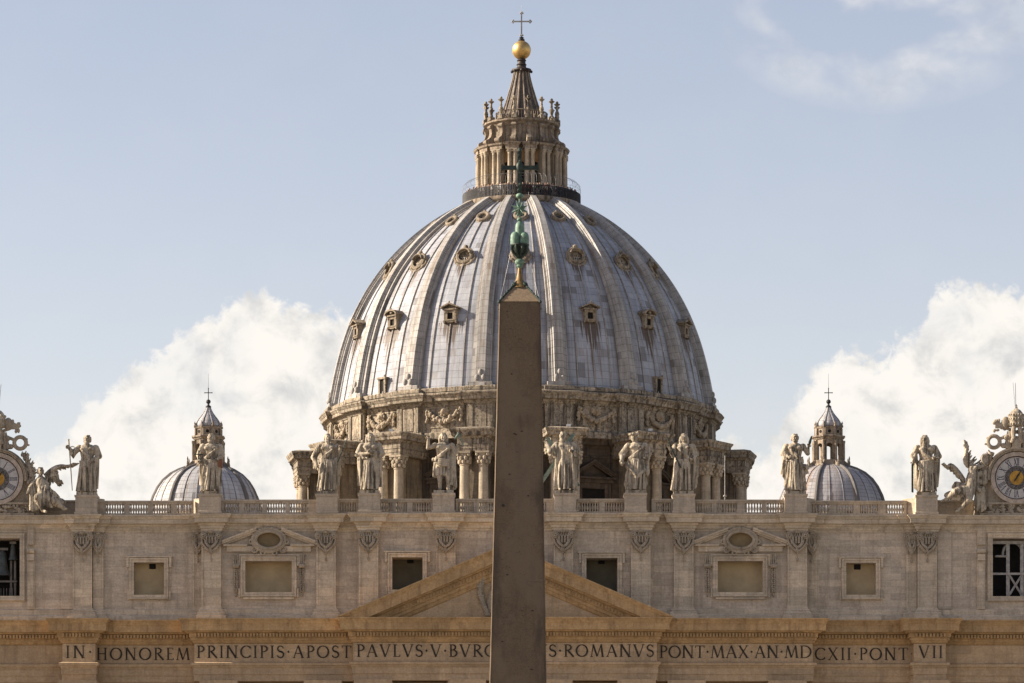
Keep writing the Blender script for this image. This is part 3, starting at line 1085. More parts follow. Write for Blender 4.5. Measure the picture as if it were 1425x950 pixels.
for r in OPEN['sq']:
    f = window(r, YO, 1.0, 'panel', 'sq')
    mb = MB()
    xc = (r[0] * .42 + r[1] * .58) if r[0] < 0 else (r[0] * .59 + r[1] * .41)
    mb.box(xc - .30, xc + .30, YO + .93, YO + 1.1, r[3] - .50, r[3] - .02)
    link("vent_hole", mb, 'black', f)
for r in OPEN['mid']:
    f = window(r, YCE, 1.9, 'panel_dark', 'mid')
    mb = MB()
    xc = r[0] * .42 + r[1] * .58 if r[0] < 0 else r[0] * .5 + r[1] * .5
    mb.box(xc - .30, xc + .30, YCE + 1.84, YCE + 2.0, r[3] - .34, r[3] - .02)
    link("vent_hole", mb, 'black', f)
for r, cxp in zip(OPEN['ped'], (373.5, 1031.0)):
    f = window(r, YMI, 1.2, 'panel', 'ped')
    x0 = xm(cxp)
    y = YMI
    zp = zm(759.5)
    # broken pediment on consoles
    for s in (-1, 1):
        mb = MB()
        xo, xi = x0 + s * 4.35, x0 + s * 1.15
        zo, zi = zm(752), zm(733.5)
        for (t0, t1, dd) in ((0, .16, .62), (.16, .34, .5), (.34, .52, .3)):
            P4 = [(xo, zo - t1), (xo, zo - t0), (xi, zi - t0), (xi, zi - t1)]
            if s < 0:
                P4 = P4[::-1]
            mb.prism(P4, y - dd, y + .03)
        mb.box(min(x0 + s * 2.0, x0 + s * 4.2), max(x0 + s * 2.0, x0 + s * 4.2), y - .50, y + .03, zp + .0, zp + .17)
        mb.box(min(x0 + s * 1.2, x0 + s * 3.9), max(x0 + s * 1.2, x0 + s * 3.9), y - .26, y + .03, zp - .5, zp - .002)
        link("half_pediment", mb, 'pilaster', f)
    for s in (-1, 1):
        mb = MB()
        xc = x0 + s * 3.06
        mb.box(xc - .28, xc + .28, y - .34, y + .03, zm(779), zm(770))
        for q in (-1, 0, 1):
            mb.box(xc + q * .17 - .055, xc + q * .17 + .055, y - .40, y + .0, zm(784), zm(771.5))
        mb.tube([(xc - .28, y - .3, zm(787)), (xc + .28, y - .3, zm(787))], .22, 10)
        for k in range(11):
            zz = zm(792) - k * .2
            for q in (-1, 1):
                mb.ell((xc + q * .1 + (random.random() - .5) * .08, y - .12, zz), (.12, .14, .12), 7, 5)
        mb.ell((xc, y - .08, zm(792) - 2.35), (.1, .1, .2), 7, 5)
        link("console", mb, 'ornament', f)
    # oval cartouche
    mb = MB()
    zc = zm(751.2)
    ring = [(x0 + 1.22 * math.cos(a), y - .42, zc + .80 * math.sin(a)) for a in np.linspace(0, 2 * PI, 41)[:-1]]
    mb.tube(ring, .15, 8, closed=True)
    ring = [(x0 + 1.46 * math.cos(a), y - .26, zc + 1.03 * math.sin(a)) for a in np.linspace(0, 2 * PI, 41)[:-1]]
    mb.tube(ring, .24, 8, closed=True)
    for a in np.linspace(R(15), R(165), 15):
        mb.ell((x0 + 1.52 * math.cos(a), y - .36, zc + 1.10 * math.sin(a)), .17, 8, 6)
    for s in (-1, 1):
        for (dx, dz, rr) in ((1.3, -.88, .26), (1.62, -.15, .2), (.55, -1.18, .2)):
            mb.tube([(x0 + s * dx + rr * math.cos(a), y - .34, zc + dz + rr * math.sin(a)) for a in np.linspace(0, 2 * PI, 12)[:-1]], .10, 6, closed=True)
    mb.ell((x0, y - .3, zc - 1.08), (.5, .2, .2), 10, 6)
    car = link("cartouche", mb, 'ornament', f)
    mb = MB()
    poly = [(x0 + 1.24 * math.cos(a), zc + .82 * math.sin(a)) for a in np.linspace(0, 2 * PI, 33)[:-1]]
    mb.prism(poly, y - .06, y + .02)
    link("oval_panel", mb, 'panel_oval', car)
# bell openings with timber frame behind
for s, r in zip((-1, 1), OPEN['bell']):
    mb = MB()
    frame_rect(mb, r, .5, YO, .26, .0)
    f = link("window_frame", mb, 'pilaster', facade)
    mb = MB()
    a, b, c, d = r
    mb.quad((a, YO + 2.19, c), (b, YO + 2.19, c), (b, YO + 2.19, d), (a, YO + 2.19, d))
    link("dark_interior", mb, 'black', f)
    for px0 in ((35.3, 45.3) if s < 0 else (1362.6, 1373.6), ((-64, -54)) if s < 0 else (1459, 1469)):
        mb = MB()
        xa, xb = xm(px0[0]), xm(px0[1])
        mb.box(xa, xb, YO - .22, YO + .03, zm(846), zm(779))
        mb.box(xa + .12, xb - .12, YO - .26, YO - .2, zm(843), zm(781))
        mb.box(xa + .02, xb - .02, YO - .42, YO + .03, zm(778.5), zm(769))
        mb.tube([(xa, YO - .36, zm(765)), (xb, YO - .36, zm(765))], .22, 10)
        mb.box(xa, xb, YO - .30, YO + .03, zm(756.5), zm(722.5))
        mb.box(xa + .1, xa + .2, YO - .36, YO - .28, zm(756), zm(725))
        mb.box(xb - .2, xb - .1, YO - .36, YO - .28, zm(756), zm(725))
        mb.box(xa - .25, xb + .25, YO - .44, YO + .03, zm(722), zm(717.5))
        link("console", mb, 'pilaster', facade)

# central pediment
TL, TR_, AP = PX(468.5, 363.7), PX(937.5, 363.7), PX(703, 363.7)
ZT, ZAP = PZ(857.5, 363.7), PZ(756.5, 363.7)
mb = MB()
rk = [(-3.0, -.05), (1.42, 0.0), (1.42, -.12), (1.36, -.16), (1.22, -.42), (1.16, -.50), (1.14, -1.30), (.84, -1.34), (.74, -1.46), (.48, -1.50), (.48, -2.02), (.34, -2.06), (.32, -2.36), (.22, -2.44), (.10, -2.72), (0, -2.8), (-.3, -2.8)]
slope = (ZAP - ZT) / (AP - TL)
for s in (-1, 1):
    tip = TL if s < 0 else TR_
    nseg = 2
    v = []
    for q in range(nseg):
        x = tip if q == 0 else AP
        z = ZT if q == 0 else ZAP
        for d, h in rk:
            v.append((x, YC - d, max(z + h, 34.40) if q == 0 else z + h))
    # cut the lower mouldings where they die into the horizontal cornice
    n = len(rk)
    v2, fs = [], []
    steps = 26
    for q in range(steps + 1):
        t = q / steps
        x = tip + (AP - tip) * t
        z = ZT + (ZAP - ZT) * t
        for d, h in rk:
            v2.append((x, YC - d, max(z + h, 34.56 + .0001 * d)))
    for q in range(steps):
        for k in range(n - 1):
            a, b, c, e = q * n + k, (q + 1) * n + k, (q + 1) * n + k + 1, q * n + k + 1
            fs.append((e, c, b, a) if s < 0 else (a, b, c, e))
    mb.add(v2, fs)
    mb.add(v2[:n], [tuple(range(n)) if s < 0 else tuple(range(n - 1, -1, -1))])
ped = link("pediment", mb, 'cornice', facade)
mb = MB()
for s in (-1, 1):
    tip = TL if s < 0 else TR_
    n = int(abs(AP - tip) / .30)
    for i in range(n):
        x = tip + (AP - tip) * (i + .5) / n
        z = ZT + (ZAP - ZT) * (i + .5) / n
        if z - 1.95 < 34.6:
            continue
        mb.box(x - .085, x + .085, YC - .60, YC - .482, z - 1.90, z - 1.62)
link("dentils", mb, 'cornice', ped)
mb = MB()
mb.add([(TL + 1, YC + .02, 34.5), (TR_ - 1, YC + .02, 34.5), (AP, YC + .02, ZAP - 2.2)], [(0, 1, 2)])
link("tympanum", mb, 'warm', ped)
mb = MB()
zc = 36.9
for s in (-1, 1):
    for k in range(20):
        a = k / 19
        mb.ell((AP + s * (1.5 + .75 * math.sin(a * 3) + .12 * random.random()), YC - .15, 34.9 + a * 4.1), (.26 + .1 * random.random(), .22, .22), 8, 6)
    mb.tube([(AP + s * (1.1 + .35 * math.sin(t * 6)), YC - .2, 35 + 4.0 * t) for t in np.linspace(0, 1, 14)], .22, 7)
mb.ell((AP, YC - .05, zc), (1.3, .45, 1.7), 18, 12)
mb.ell((AP, YC - .1, zc + 2.3), (.7, .45, .7), 14, 10)
link("coat_of_arms", mb, 'ornament', ped)

# ------------------------------------------------------------------ balustrades along the roofline
ZB0, ZB1, ZB2 = 44.40, 44.62, 45.50
bal = MB()
bal.lathe([(.085, 0), (.10, .04), (.06, .10), (.09, .2), (.125, .34), (.10, .50), (.06, .66), (.075, .74), (.10, .78), (.10, .86)], 10)
BAL = bal.mesh("baluster")
RUNS = [  # x0, x1, [groups of balusters px], plane, label
    (129, 267, [(145, 170), (178, 203), (211, 236), (244, 264)], YO + .1, "roof balustrade from the statue with a long sword to the statue with a book"),
    (307, 440, [(311, 332), (339, 364), (371, 396), (403, 428)], YMI + .1, "roof balustrade above the oval cartouche, from the book-holding statue to the leaning spear statue"),
    (470, 500, [(473, 495)], YCE + .2, "short roof balustrade between the spear-holding statue and the statue with folded arms"),
    (528, 606, [(531, 546), (551, 566), (574, 599)], YCE + .1, "roof balustrade from the folded-arms statue to the bare-legged statue"),
    (634, 770, [(638, 659), (667, 692), (700, 725), (735, 760)], YCE + .1, "middle roof balustrade running behind the obelisk"),
    (798, 878, [(801, 834), (842, 875)], YCE + .1, "roof balustrade from the statue with the diagonal cross to the crowned statue"),
    (907, 938, [(913, 934)], YCE + .2, "short roof balustrade between the crowned statue and the statue raising a thin staff"),
    (966, 1096, [(969, 991), (999, 1026), (1037, 1061), (1068, 1093)], YMI + .1, "roof balustrade from the staff-raising statue to the knife-holding statue"),
    (1124, 1264, [(1132, 1156), (1166, 1190), (1199, 1224), (1235, 1260)], YO + .1, "roof balustrade from the knife-holding statue to the statue with a saw"),
]
for x0, x1, groups, Y, lab in RUNS:
    t = thing("balustrade", lab, "balustrade", (xm((x0 + x1) / 2), Y, ZB0), "stone balustrades on the roofline")
    a, b = xm(x0), xm(x1)
    mb = MB()
    mb.sweep([(a, Y - .22), (b, Y - .22)], [(-.44, ZB0), (.04, ZB0), (.04, ZB0 + .12), (0, ZB0 + .14), (0, ZB1), (-.44, ZB1)])
    link("plinth", mb, 'rail', t)
    mb = MB()
    mb.sweep([(a, Y - .22), (b, Y - .22)], [(-.44, ZB2 - .02), (0, ZB2 - .02), (.02, ZB2 + .06), (.08, ZB2 + .14), (.10, ZB2 + .16), (.10, ZB2 + .30), (-.44, ZB2 + .34)])
    link("handrail", mb, 'rail', t)
    edges = [x0] + [e for g_ in groups for e in g_] + [x1]
    for q in range(0, len(edges), 2):
        mb = MB()
        mb.box(xm(edges[q]), xm(edges[q + 1]), Y - .18, Y + .18, ZB1 - .02, ZB2)
        link("die_block", mb, 'rail', t)
    for ga, gb in groups:
        n = max(3, int(round((gb - ga) / 3.7)))
        for i in range(n):
            o = link("baluster", BAL, 'rail', t)
            o.location = (xm(ga + (gb - ga) * (i + .5) / n), Y, ZB1)

for a, b, sgn in ((267, 283, -1), (1259, 1277, -1), (127, 142, 1), (1124, 1137, 1)):
    mb = MB()
    xa, xb = xm(a), xm(b)
    ya, yb = (YO + .45, YO - .62) if sgn < 0 else (YO - .62, YO + .45)
    v = [(xa, ya), (xb, yb), (xb, YO + .7), (xa, YO + .7)]
    mb.add([(x, y, 44.43) for x, y in v] + [(x, y, 46.02) for x, y in v], [(0, 1, 5, 4), (1, 2, 6, 5), (2, 3, 7, 6), (3, 0, 4, 7), (4, 5, 6, 7)])
    link("diagonal_pier", mb, 'rail', facade)
for a, b in ((46, 104), (1306, 1376)):
    mb = MB()
    mb.box(xm(a), xm(b), YO + .75, YO + 1.2, 44.42, 45.75)
    mb.box(xm(a), xm(b), YO + .65, YO + 1.3, 45.752, 45.95)
    link("parapet", mb, 'rail', facade)

# ------------------------------------------------------------------ MAIN DOME
XD, YD = PX(725.8, 515), 515.0
AZ0 = R(-0.6)
dome = thing("great_dome", "huge ribbed lead-covered dome with garlanded stone drum and tall lantern", "dome", (XD, YD, 44))
prof_pts = [(74.0, 25.35), (77.0, 24.85), (81.0, 23.9), (85.5, 22.3), (89.9, 20.1), (94.25, 16.95), (96.5, 14.45), (99.0, 10.85), (101.2, 7.4), (101.8, 6.2)]
zz = np.array([p[0] for p in prof_pts]); rr = np.array([p[1] for p in prof_pts])
coef = np.polyfit(zz[:-1] - 74, (rr[:-1] ** 2), 4)


def rrib(z):
    return math.sqrt(max(1.0, float(np.polyval(coef, z - 74))))


def rshell(z):
    return rrib(z) - (.85 - .3 * min(1, max(0, (z - 74) / 27)))


# arc-length table
ZS = [74.0 + 27.6 * (1 - math.cos(PI / 2 * i / 54)) if False else 74.0 + 27.6 * math.sin(PI / 2 * i / 54) for i in range(55)]
SS = [0.0]
for i in range(1, len(ZS)):
    SS.append(SS[-1] + math.hypot(ZS[i] - ZS[i - 1], rshell(ZS[i]) - rshell(ZS[i - 1])))


def dmat(az):
    return Matrix.Translation((XD, YD, 0)) @ Matrix.Rotation(az + AZ0, 4, 'Z')


def polar(r, az, z):
    return (r * math.sin(az), -r * math.cos(az), z)


def shell_normal(z):
    e = .05
    dr = (rshell(z + e) - rshell(z - e)) / (2 * e)
    n = Vector((1, -dr)).normalized()
    return n.x, n.y                                  # radial, vertical


# shell
mb = MB()
mb.M = dmat(0)
nb = 12
na = 16 * nb
vs, uvv, fs = [], [], []
for i, z in enumerate(ZS):
    r = rshell(z)
    for k in range(na + 1):
        az = -PI + 2 * PI * k / na
        vs.append(polar(r, az, z))
        fb = (az / (2 * PI) * 16 + 8.5)
        uvv.append((fb * 10.0, SS[i]))
for i in range(len(ZS) - 1):
    for k in range(na):
        a = i * (na + 1) + k
        fs.append((a, a + 1, a + na + 2, a + na + 1))
mb.add(vs, fs, True, uvv)
shell = link("dome_shell", mb, 'lead', dome)
# standing seams
mb = MB()
mb.M = dmat(0)
for b in range(-5, 6):
    for q in (-.235, .0, .235):
        az = R(22.5) * (b + q)
        v, f = [], []
        for i, z in enumerate(ZS[:-3]):
            r = rshell(z)
            nr, nz = shell_normal(z)
            sc = 1.0 if r > 9 else .6
            for (dt, h) in ((-.07 * sc, -.03), (-.045 * sc, .14), (.045 * sc, .14), (.07 * sc, -.03)):
                rr_ = r + nr * h
                p = polar(rr_, az, z + nz * h)
                v.append((p[0] + dt * math.cos(az), p[1] + dt * math.sin(az), p[2]))
        for i in range(len(ZS) - 4):
            for k in range(3):
                f.append((i * 4 + k, i * 4 + k + 1, (i + 1) * 4 + k + 1, (i + 1) * 4 + k))
        mb.add(v, f, False, [(0.3 + (k % 4) * .1, SS[k // 4]) for k in range(len(v))])
link("standing_seams", mb, 'lead_rib', shell)


# ribs
def rib_mesh():
    mb = MB()
    cs = [(-1.0, -.2), (-1.0, .42), (-.72, .46), (-.68, .66), (-.54, .68), (-.48, 1.0), (.48, 1.0), (.54, .68), (.68, .66), (.72, .46), (1.0, .42), (1.0, -.2)]
    v, uv, f = [], [], []
    n = len(cs)
    ZR = ZS[:-2]
    for i, z in enumerate(ZR):
        r = rshell(z)
        nr, nz = shell_normal(z)
        t = SS[i] / SS[-1]
        w = 1.27 * (1 - t) + .66 * t
        hs = 1.0 - .25 * t
        for k, (a, h) in enumerate(cs):
            v.append((a * w, -(r + nr * h * hs), z + nz * h * hs))
            uv.append((a * w + 5 + .45, SS[i]))
    for i in range(len(ZR) - 1):
        for k in range(n - 1):
            f.append((i * n + k, i * n + k + 1, (i + 1) * n + k + 1, (i + 1) * n + k))
    mb.add(v, f, True, uv)
    # hill-shaped finials at the foot of the rib
    for dx, z, rr_ in ((-.42, 75.6, .30), (.42, 75.6, .30), (0, 76.3, .28)):
        mb.ell((dx, -(rshell(z) + 1.0), z), (rr_, .26, .42), 10, 8)
    mb.box(-1.5, 1.5, -25.35, -23.8, 74.3, 75.1)
    return mb.mesh("rib")


RIBM = rib_mesh()
RIB_AZ = [R(11.25 + 22.5 * k) for k in range(-5, 5)]
for az in RIB_AZ:
    o = link("rib", RIBM, 'lead_rib', dome)
    o.location = (XD, YD, 0)
    o.rotation_euler = (0, 0, az + AZ0)
BAY_AZ = [R(22.5 * k) for k in range(-4, 5)]


def ring_path(r, half, out, sub=6):
    """circle with a block of half-width HALF standing OUT forward at each rib azimuth"""
    pts = []
    for k in range(16):
        az = R(11.25 + 22.5 * k)
        da = half / r
        nxt = az + R(22.5)
        for q in (0, 1, 2):
            pts.append((r + out, az - da + da * q))
        for q in range(sub + 1):
            pts.append((r, az + da + (nxt - az - 2 * da) * q / sub))
    xy = []
    for rad, az in pts:
        xy.append((rad * math.sin(az), -rad * math.cos(az)))
    # az grows counter-clockwise seen from above: outward is right of travel
    ded = [xy[0]]
    for p in xy[1:]:
        if math.hypot(p[0] - ded[-1][0], p[1] - ded[-1][1]) > 1e-4:
            ded.append(p)
    return ded


mb = MB()
mb.M = dmat(0)
mb.sweep(ring_path(24.55, 1.75, .55), [(-1.5, 68.3), (.40, 68.3), (.40, 69.0), (.30, 69.1), (.0, 69.2), (.0, 72.35), (.10, 72.4), (.22, 72.62), (.30, 72.66), (.34, 72.86), (.80, 72.92), (.84, 72.96),
                                      (.86, 73.30), (.92, 73.34), (1.08, 73.62), (1.14, 73.66), (1.14, 73.82), (-.4, 74.35), (-1.6, 74.4)], True)
attic = link("dome_attic", mb, 'drum', dome)
# blocking course right under the lead
mb = MB()
mb.M = dmat(0)
mb.sweep(ring_path(25.0, 1.7, .45), [(-.5, 74.05), (.25, 74.08), (.25, 74.5), (.12, 74.62), (-.6, 74.75)], True)
link("blocking_course", mb, 'drum', dome)
# attic pilaster strips on the blocks + sunk panel frames + garlands
pm = MB()
for s in (-1, 1):
    pm.box(s * 1.25 - .32, s * 1.25 + .32, -25.24, -24.9, 69.2, 72.36)
pm.box(-.75, .75, -25.19, -24.9, 69.45, 72.2)
PM = pm.mesh("attic_pilaster")
for az in RIB_AZ:
    o = link("attic_pilaster", PM, 'drum', dome)
    o.location = (XD, YD, 0)
    o.rotation_euler = (0, 0, az + AZ0)


def garland_mesh(seed):
    rs = random.Random(seed)
    mb = MB()
    r0 = 24.62

    def at(x, z, out):
        az = x / r0
        return polar(r0 + out, az, z)
    for i in range(21):
        t = -1 + 2 * i / 20
        x = t * 2.15
        z = 70.45 + 1.35 * t * t
        th = .42 - .16 * abs(t)
        for q in range(3):
            mb.ell(at(x + rs.uniform(-.12, .12), z + rs.uniform(-.16, .16), .16 + rs.uniform(0, .26)), th * rs.uniform(.45, .85), 8, 6)
    for s in (-1, 1):
        for i in range(6):
            mb.ell(at(s * (2.30 + rs.uniform(-.12, .12)), 72.0 - i * .30, .2), rs.uniform(.17, .30), 8, 6)
        mb.tube([at(s * (1.95 + .5 * math.sin(u * 3)), 72.1 - .9 * u * u, .1) for u in np.linspace(0, 1.3, 7)], .1, 6)
    mb.ell(at(0, 71.75, .1), (.55, .38, .50), 12, 8)
    for q in range(9):
        a = 2 * PI * q / 9
        mb.ell(at(.55 * math.cos(a), 71.75 + .5 * math.sin(a), .1), .2, 7, 5)
    mb.ell(at(0, 71.7, .4), (.26, .22, .26), 9, 6)
    return mb.mesh("garland")


fm = MB()
for (xa, xb, za, zb) in ((-2.75, -2.6, 69.7, 72.25), (2.6, 2.75, 69.7, 72.25), (-2.6, 2.6, 69.7, 69.85), (-2.6, 2.6, 72.1, 72.25)):
    n = 8
    v, f = [], []
    for i in range(n + 1):
        x = xa + (xb - xa) * i / n
        for z in (za, zb):
            for o_ in (0, .10):
                v.append(polar(24.53 + o_, x / 24.55, z))
    for i in range(n):
        a, b = i * 4, i * 4 + 4
        f += [(a + 1, b + 1, b + 3, a + 3), (a, b, b + 1, a + 1), (a + 3, b + 3, b + 2, a + 2)]
    f += [(0, 1, 3, 2), (n * 4, n * 4 + 2, n * 4 + 3, n * 4 + 1)]
    fm.add(v, f)
FM = fm.mesh("panel_frame")
for k, az in enumerate(BAY_AZ):
    o = link("panel_frame", FM, 'drum', dome)
    o.location = (XD, YD, 0); o.rotation_euler = (0, 0, az + AZ0)
    q = link("garland", garland_mesh(k), 'drum_carved', o, world=False)

# drum wall and its entablature
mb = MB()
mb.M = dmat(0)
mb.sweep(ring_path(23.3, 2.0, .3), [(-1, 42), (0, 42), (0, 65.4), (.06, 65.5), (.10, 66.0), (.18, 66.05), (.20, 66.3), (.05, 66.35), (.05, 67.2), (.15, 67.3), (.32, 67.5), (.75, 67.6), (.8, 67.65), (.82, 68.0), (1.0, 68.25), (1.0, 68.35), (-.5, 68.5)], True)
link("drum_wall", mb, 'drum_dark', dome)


# buttresses with twin columns
def corinth(mb, x, y, r, z0, z1, seed=0):
    rs = random.Random(seed)
    mb.lathe([(r * 1.12, z0), (r, z0 + .5), (r, z1 - 8), (r * .87, z1 - 1.75), (r * .98, z1 - 1.70), (r * .98, z1 - 1.62), (r * .84, z1 - 1.55), (r * .9, z1 - .9), (r * 1.25, z1 - .25)], 18, x, y)
    for row, (zr, n, out) in enumerate(((z1 - 1.25, 8, 1.02), (z1 - .82, 8, 1.14), (z1 - .42, 4, 1.42))):
        for i in range(n):
            a = 2 * PI * (i + .5 * (row % 2)) / n + (PI / 4 if row == 2 else 0)
            mb.ell((x + r * out * math.cos(a), y + r * out * math.sin(a), zr), (.22 + .03 * rs.random(), .22, .30 if row < 2 else .22), 7, 5)
    k = r * 1.32
    mb.box(x - k, x + k, y - k, y + k, z1 - .24, z1)


def buttress_meshes():
    b = MB()
    b.box(-.95, .95, -28.0, -23.0, 42, 65.95)
    e = MB()
    path = [(-1.95, -22.8), (-1.95, -29.55), (1.95, -29.55), (1.95, -22.8)]
    e.sweep(path, [(-1.9, 65.98), (.0, 65.98), (.02, 66.3), (.08, 66.32), (.08, 66.7), (.16, 66.76), (.0, 66.84), (.0, 67.5), (.10, 67.56), (.25, 67.76), (.58, 67.84), (.62, 67.88), (.64, 68.22), (.70, 68.26), (.84, 68.52), (.86, 68.68), (-.1, 68.95)])
    e.box(-1.9, 1.9, -29.5, -22.8, 66.0, 68.9)
    c1, c2 = MB(), MB()
    corinth(c1, -1.18, -28.75, .66, 42, 65.97, 1)
    corinth(c2, 1.18, -28.75, .66, 42, 65.97, 2)
    return b.mesh("buttress"), e.mesh("buttress_entablature"), c1.mesh("column"), c2.mesh("column")


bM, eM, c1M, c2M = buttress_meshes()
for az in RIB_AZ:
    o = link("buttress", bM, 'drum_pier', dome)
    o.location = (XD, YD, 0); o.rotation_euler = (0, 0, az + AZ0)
    link("buttress_entablature", eM, 'drum', o, world=False)
    link("column", c1M, 'column', o, world=False)
    link("column", c2M, 'column', o, world=False)


# drum windows, triangular and segmental hoods in turn
def drum_window(tri):
    f = MB()
    y = -23.3
    W = 2.65
    for s in (-1, 1):
        f.box(s * 1.95 - .42, s * 1.95 + .42, y - .55, y + .3, 52, 62.9)
    f.box(-1.53, 1.53, y - .5, y + .3, 62.2, 62.9)
    f.box(-W, W, y - .75, y + .3, 62.9, 63.35)
    if tri:
        for s in (-1, 1):
            for t0, t1, dd in ((0, .22, 1.1), (.22, .42, .9), (.42, .62, .7)):
                P4 = [(s * (W + .3), 63.62 - t1 + .38), (s * (W + .3), 63.62 - t0 + .38), (0, 65.75 - t0), (0, 65.75 - t1)]
                f.prism(P4 if s > 0 else P4[::-1], y - dd, y + .2)
        f.box(-W - .3, W + .3, y - 1.06, y + .2, 63.351, 63.6)
    else:
        n = 14
        for t0, t1, dd in ((0, .25, 1.1), (.25, .5, .9)):
            for i in range(n):
                a, b = R(28 + 124 * i / n), R(28 + 124 * (i + 1) / n)
                R0, R1 = 3.30 - t1, 3.30 - t0
                f.prism([(-R0 * math.cos(a), 62.1 + R0 * math.sin(a)), (-R0 * math.cos(b), 62.1 + R0 * math.sin(b)), (-R1 * math.cos(b), 62.1 + R1 * math.sin(b)), (-R1 * math.cos(a), 62.1 + R1 * math.sin(a))], y - dd, y + .2)
        f.box(-W - .3, W + .3, y - 1.06, y + .2, 63.351, 63.6)
    p = MB()
    p.box(-1.53, 1.53, y - .1, y + .3, 52, 62.2)
    return f.mesh("drum_window"), p.mesh("window_opening")


DW = {t: drum_window(t) for t in (True, False)}
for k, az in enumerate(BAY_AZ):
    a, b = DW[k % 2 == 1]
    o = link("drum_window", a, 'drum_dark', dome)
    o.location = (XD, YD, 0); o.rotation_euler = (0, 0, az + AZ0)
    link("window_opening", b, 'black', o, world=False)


# dormers on the shell
def dormer_low(kind):
    mb = MB()
    z0, z1 = 82.85, 85.2
    yf = -(rshell(z0) + .38)
    for s in (-1, 1):
        mb.box(s * .84 - .32, s * .84 + .32, yf, yf + 2.6, z0, z1 - .25)
        mb.box(s * 1.12 - .12, s * 1.12 + .12, yf - .1, yf + .5, z0 - .25, z0 + .3)
        mb.box(s * 1.0 - .16, s * 1.0 + .16, yf - .14, yf + .4, z1 - .75, z1 - .25)
    mb.box(-.52, .52, yf, yf + 2.6, z0 - .1, z0 + .42)
    mb.box(-1.0, 1.0, yf - .13, yf - .001, z0 + .22, z0 + .44)
    mb.box(-.52, .52, yf, yf + 2.6, z0 + 1.62, z1 - .25)
    mb.box(-1.35, 1.35, yf - .28, yf + 2.6, z1 - .25, z1)
    zt_ = z1 + .03
    if kind:
        for s in (-1, 1):
            P4 = [(s * 1.7, zt_), (s * 1.7, zt_ + .22), (0, zt_ + 1.0), (0, zt_ + .72)]
            mb.prism(P4 if s > 0 else P4[::-1], yf - .55, yf + 2.9)
        mb.prism([(-1.3, zt_), (1.3, zt_), (0, zt_ + .7)], yf + .35, yf + .5)
    else:
        n = 12
        for i in range(n):
            a, b = PI * i / n, PI * (i + 1) / n
            mb.prism([(1.32 * math.cos(a), zt_ + .66 * math.sin(a)), (1.62 * math.cos(a), zt_ + .95 * math.sin(a)), (1.62 * math.cos(b), zt_ + .95 * math.sin(b)), (1.32 * math.cos(b), zt_ + .66 * math.sin(b))], yf - .55, yf + 3.0)
        mb.prism([(1.3 * math.cos(PI * i / n), zt_ + .64 * math.sin(PI * i / n)) for i in range(n + 1)], yf + .35, yf + .5)
        mb.ell((0, yf - .05, zt_ + .38), (.45, .3, .3), 10, 6)
    mb.ell((0, yf - .3, z1 + 1.1), (.16, .16, .22), 8, 6)
    d = MB()
    d.box(-.52, .52, yf + .28, yf + .36, z0 + .42, z0 + 1.62)
    k = .70                                              # true size, about the foot of the opening
    for b in (mb, d):
        b.v = [(x * k, yf + .1 + (y - yf) * k, z0 + .25 + (z - z0) * k) for x, y, z in b.v]
    return mb.mesh("dormer_window"), d.mesh("dormer_opening")


def tilted(z, blend):
    nr, nz = shell_normal(z)
    phi = math.atan2(nz, nr) * blend
    return Matrix.Translation((0, -rshell(z), z)) @ Matrix.Rotation(-phi, 4, 'X')


def dormer_oval():
    z = 91.9
    mb = MB()
    TM = tilted(z, .62) @ Matrix.Scale(.83, 4)
    mb.M = TM
    ring = lambda a_, b_, yy, n=28: [(a_ * math.cos(t), yy, b_ * math.sin(t)) for t in np.linspace(0, 2 * PI, n + 1)[:-1]]
    mb.tube(ring(1.18, 1.12, -.35), .26, 8, closed=True)
    mb.tube(ring(1.36, 1.3, -.05), .26, 8, closed=True)
    mb.tube(ring(.98, .92, -.5), .1, 6, closed=True)
    for q in range(7):                                   # hooded upper half
        mb.tube([((1.16 - .02 * q) * math.cos(t), -.2 - .11 * q, (1.1 - .01 * q) * math.sin(t)) for t in np.linspace(.25, PI - .25, 15)], .13, 6)
    for i in range(13):
        a = R(20 + 140 * i / 12)
        mb.ell((1.4 * math.cos(a), -.4, 1.34 * math.sin(a)), .2, 7, 5)
    mb.ell((0, -.5, 1.55), (.42, .3, .32), 10, 6)
    for s in (-1, 1):
        mb.ell((s * 1.25, -.3, -.9), (.3, .25, .35), 8, 6)
        mb.tube([(s * 1.5, -.2, .2), (s * 1.65, -.2, -.3), (s * 1.4, -.25, -.8), (s * .9, -.3, -1.35), (s * .3, -.3, -1.6)], [.1, .16, .2, .2, .12], 7)
    mb.ell((0, -.3, -1.6), (.5, .25, .28), 10, 6)
    # stone lining of the niche: lower sill and lit back wall
    mb.prism([(1.0 * math.cos(t), .94 * math.sin(t)) for t in np.linspace(0, 2 * PI, 25)[:-1]], -.12, .1)
    d = MB()
    d.M = TM
    d.prism([(.62 * math.cos(t), -.12 + .42 * math.sin(t)) for t in np.linspace(0, 2 * PI, 21)[:-1]], -.16, -.1)
    w = MB()
    w.M = TM
    for x in (-.3, 0, .3):
        w.box(x - .05, x + .05, -.20, -.14, -.5, .28)
    w.box(-.62, .62, -.21, -.15, -.17, -.08)
    return mb.mesh("oval_dormer"), d.mesh("dormer_opening"), w.mesh("window_grid")


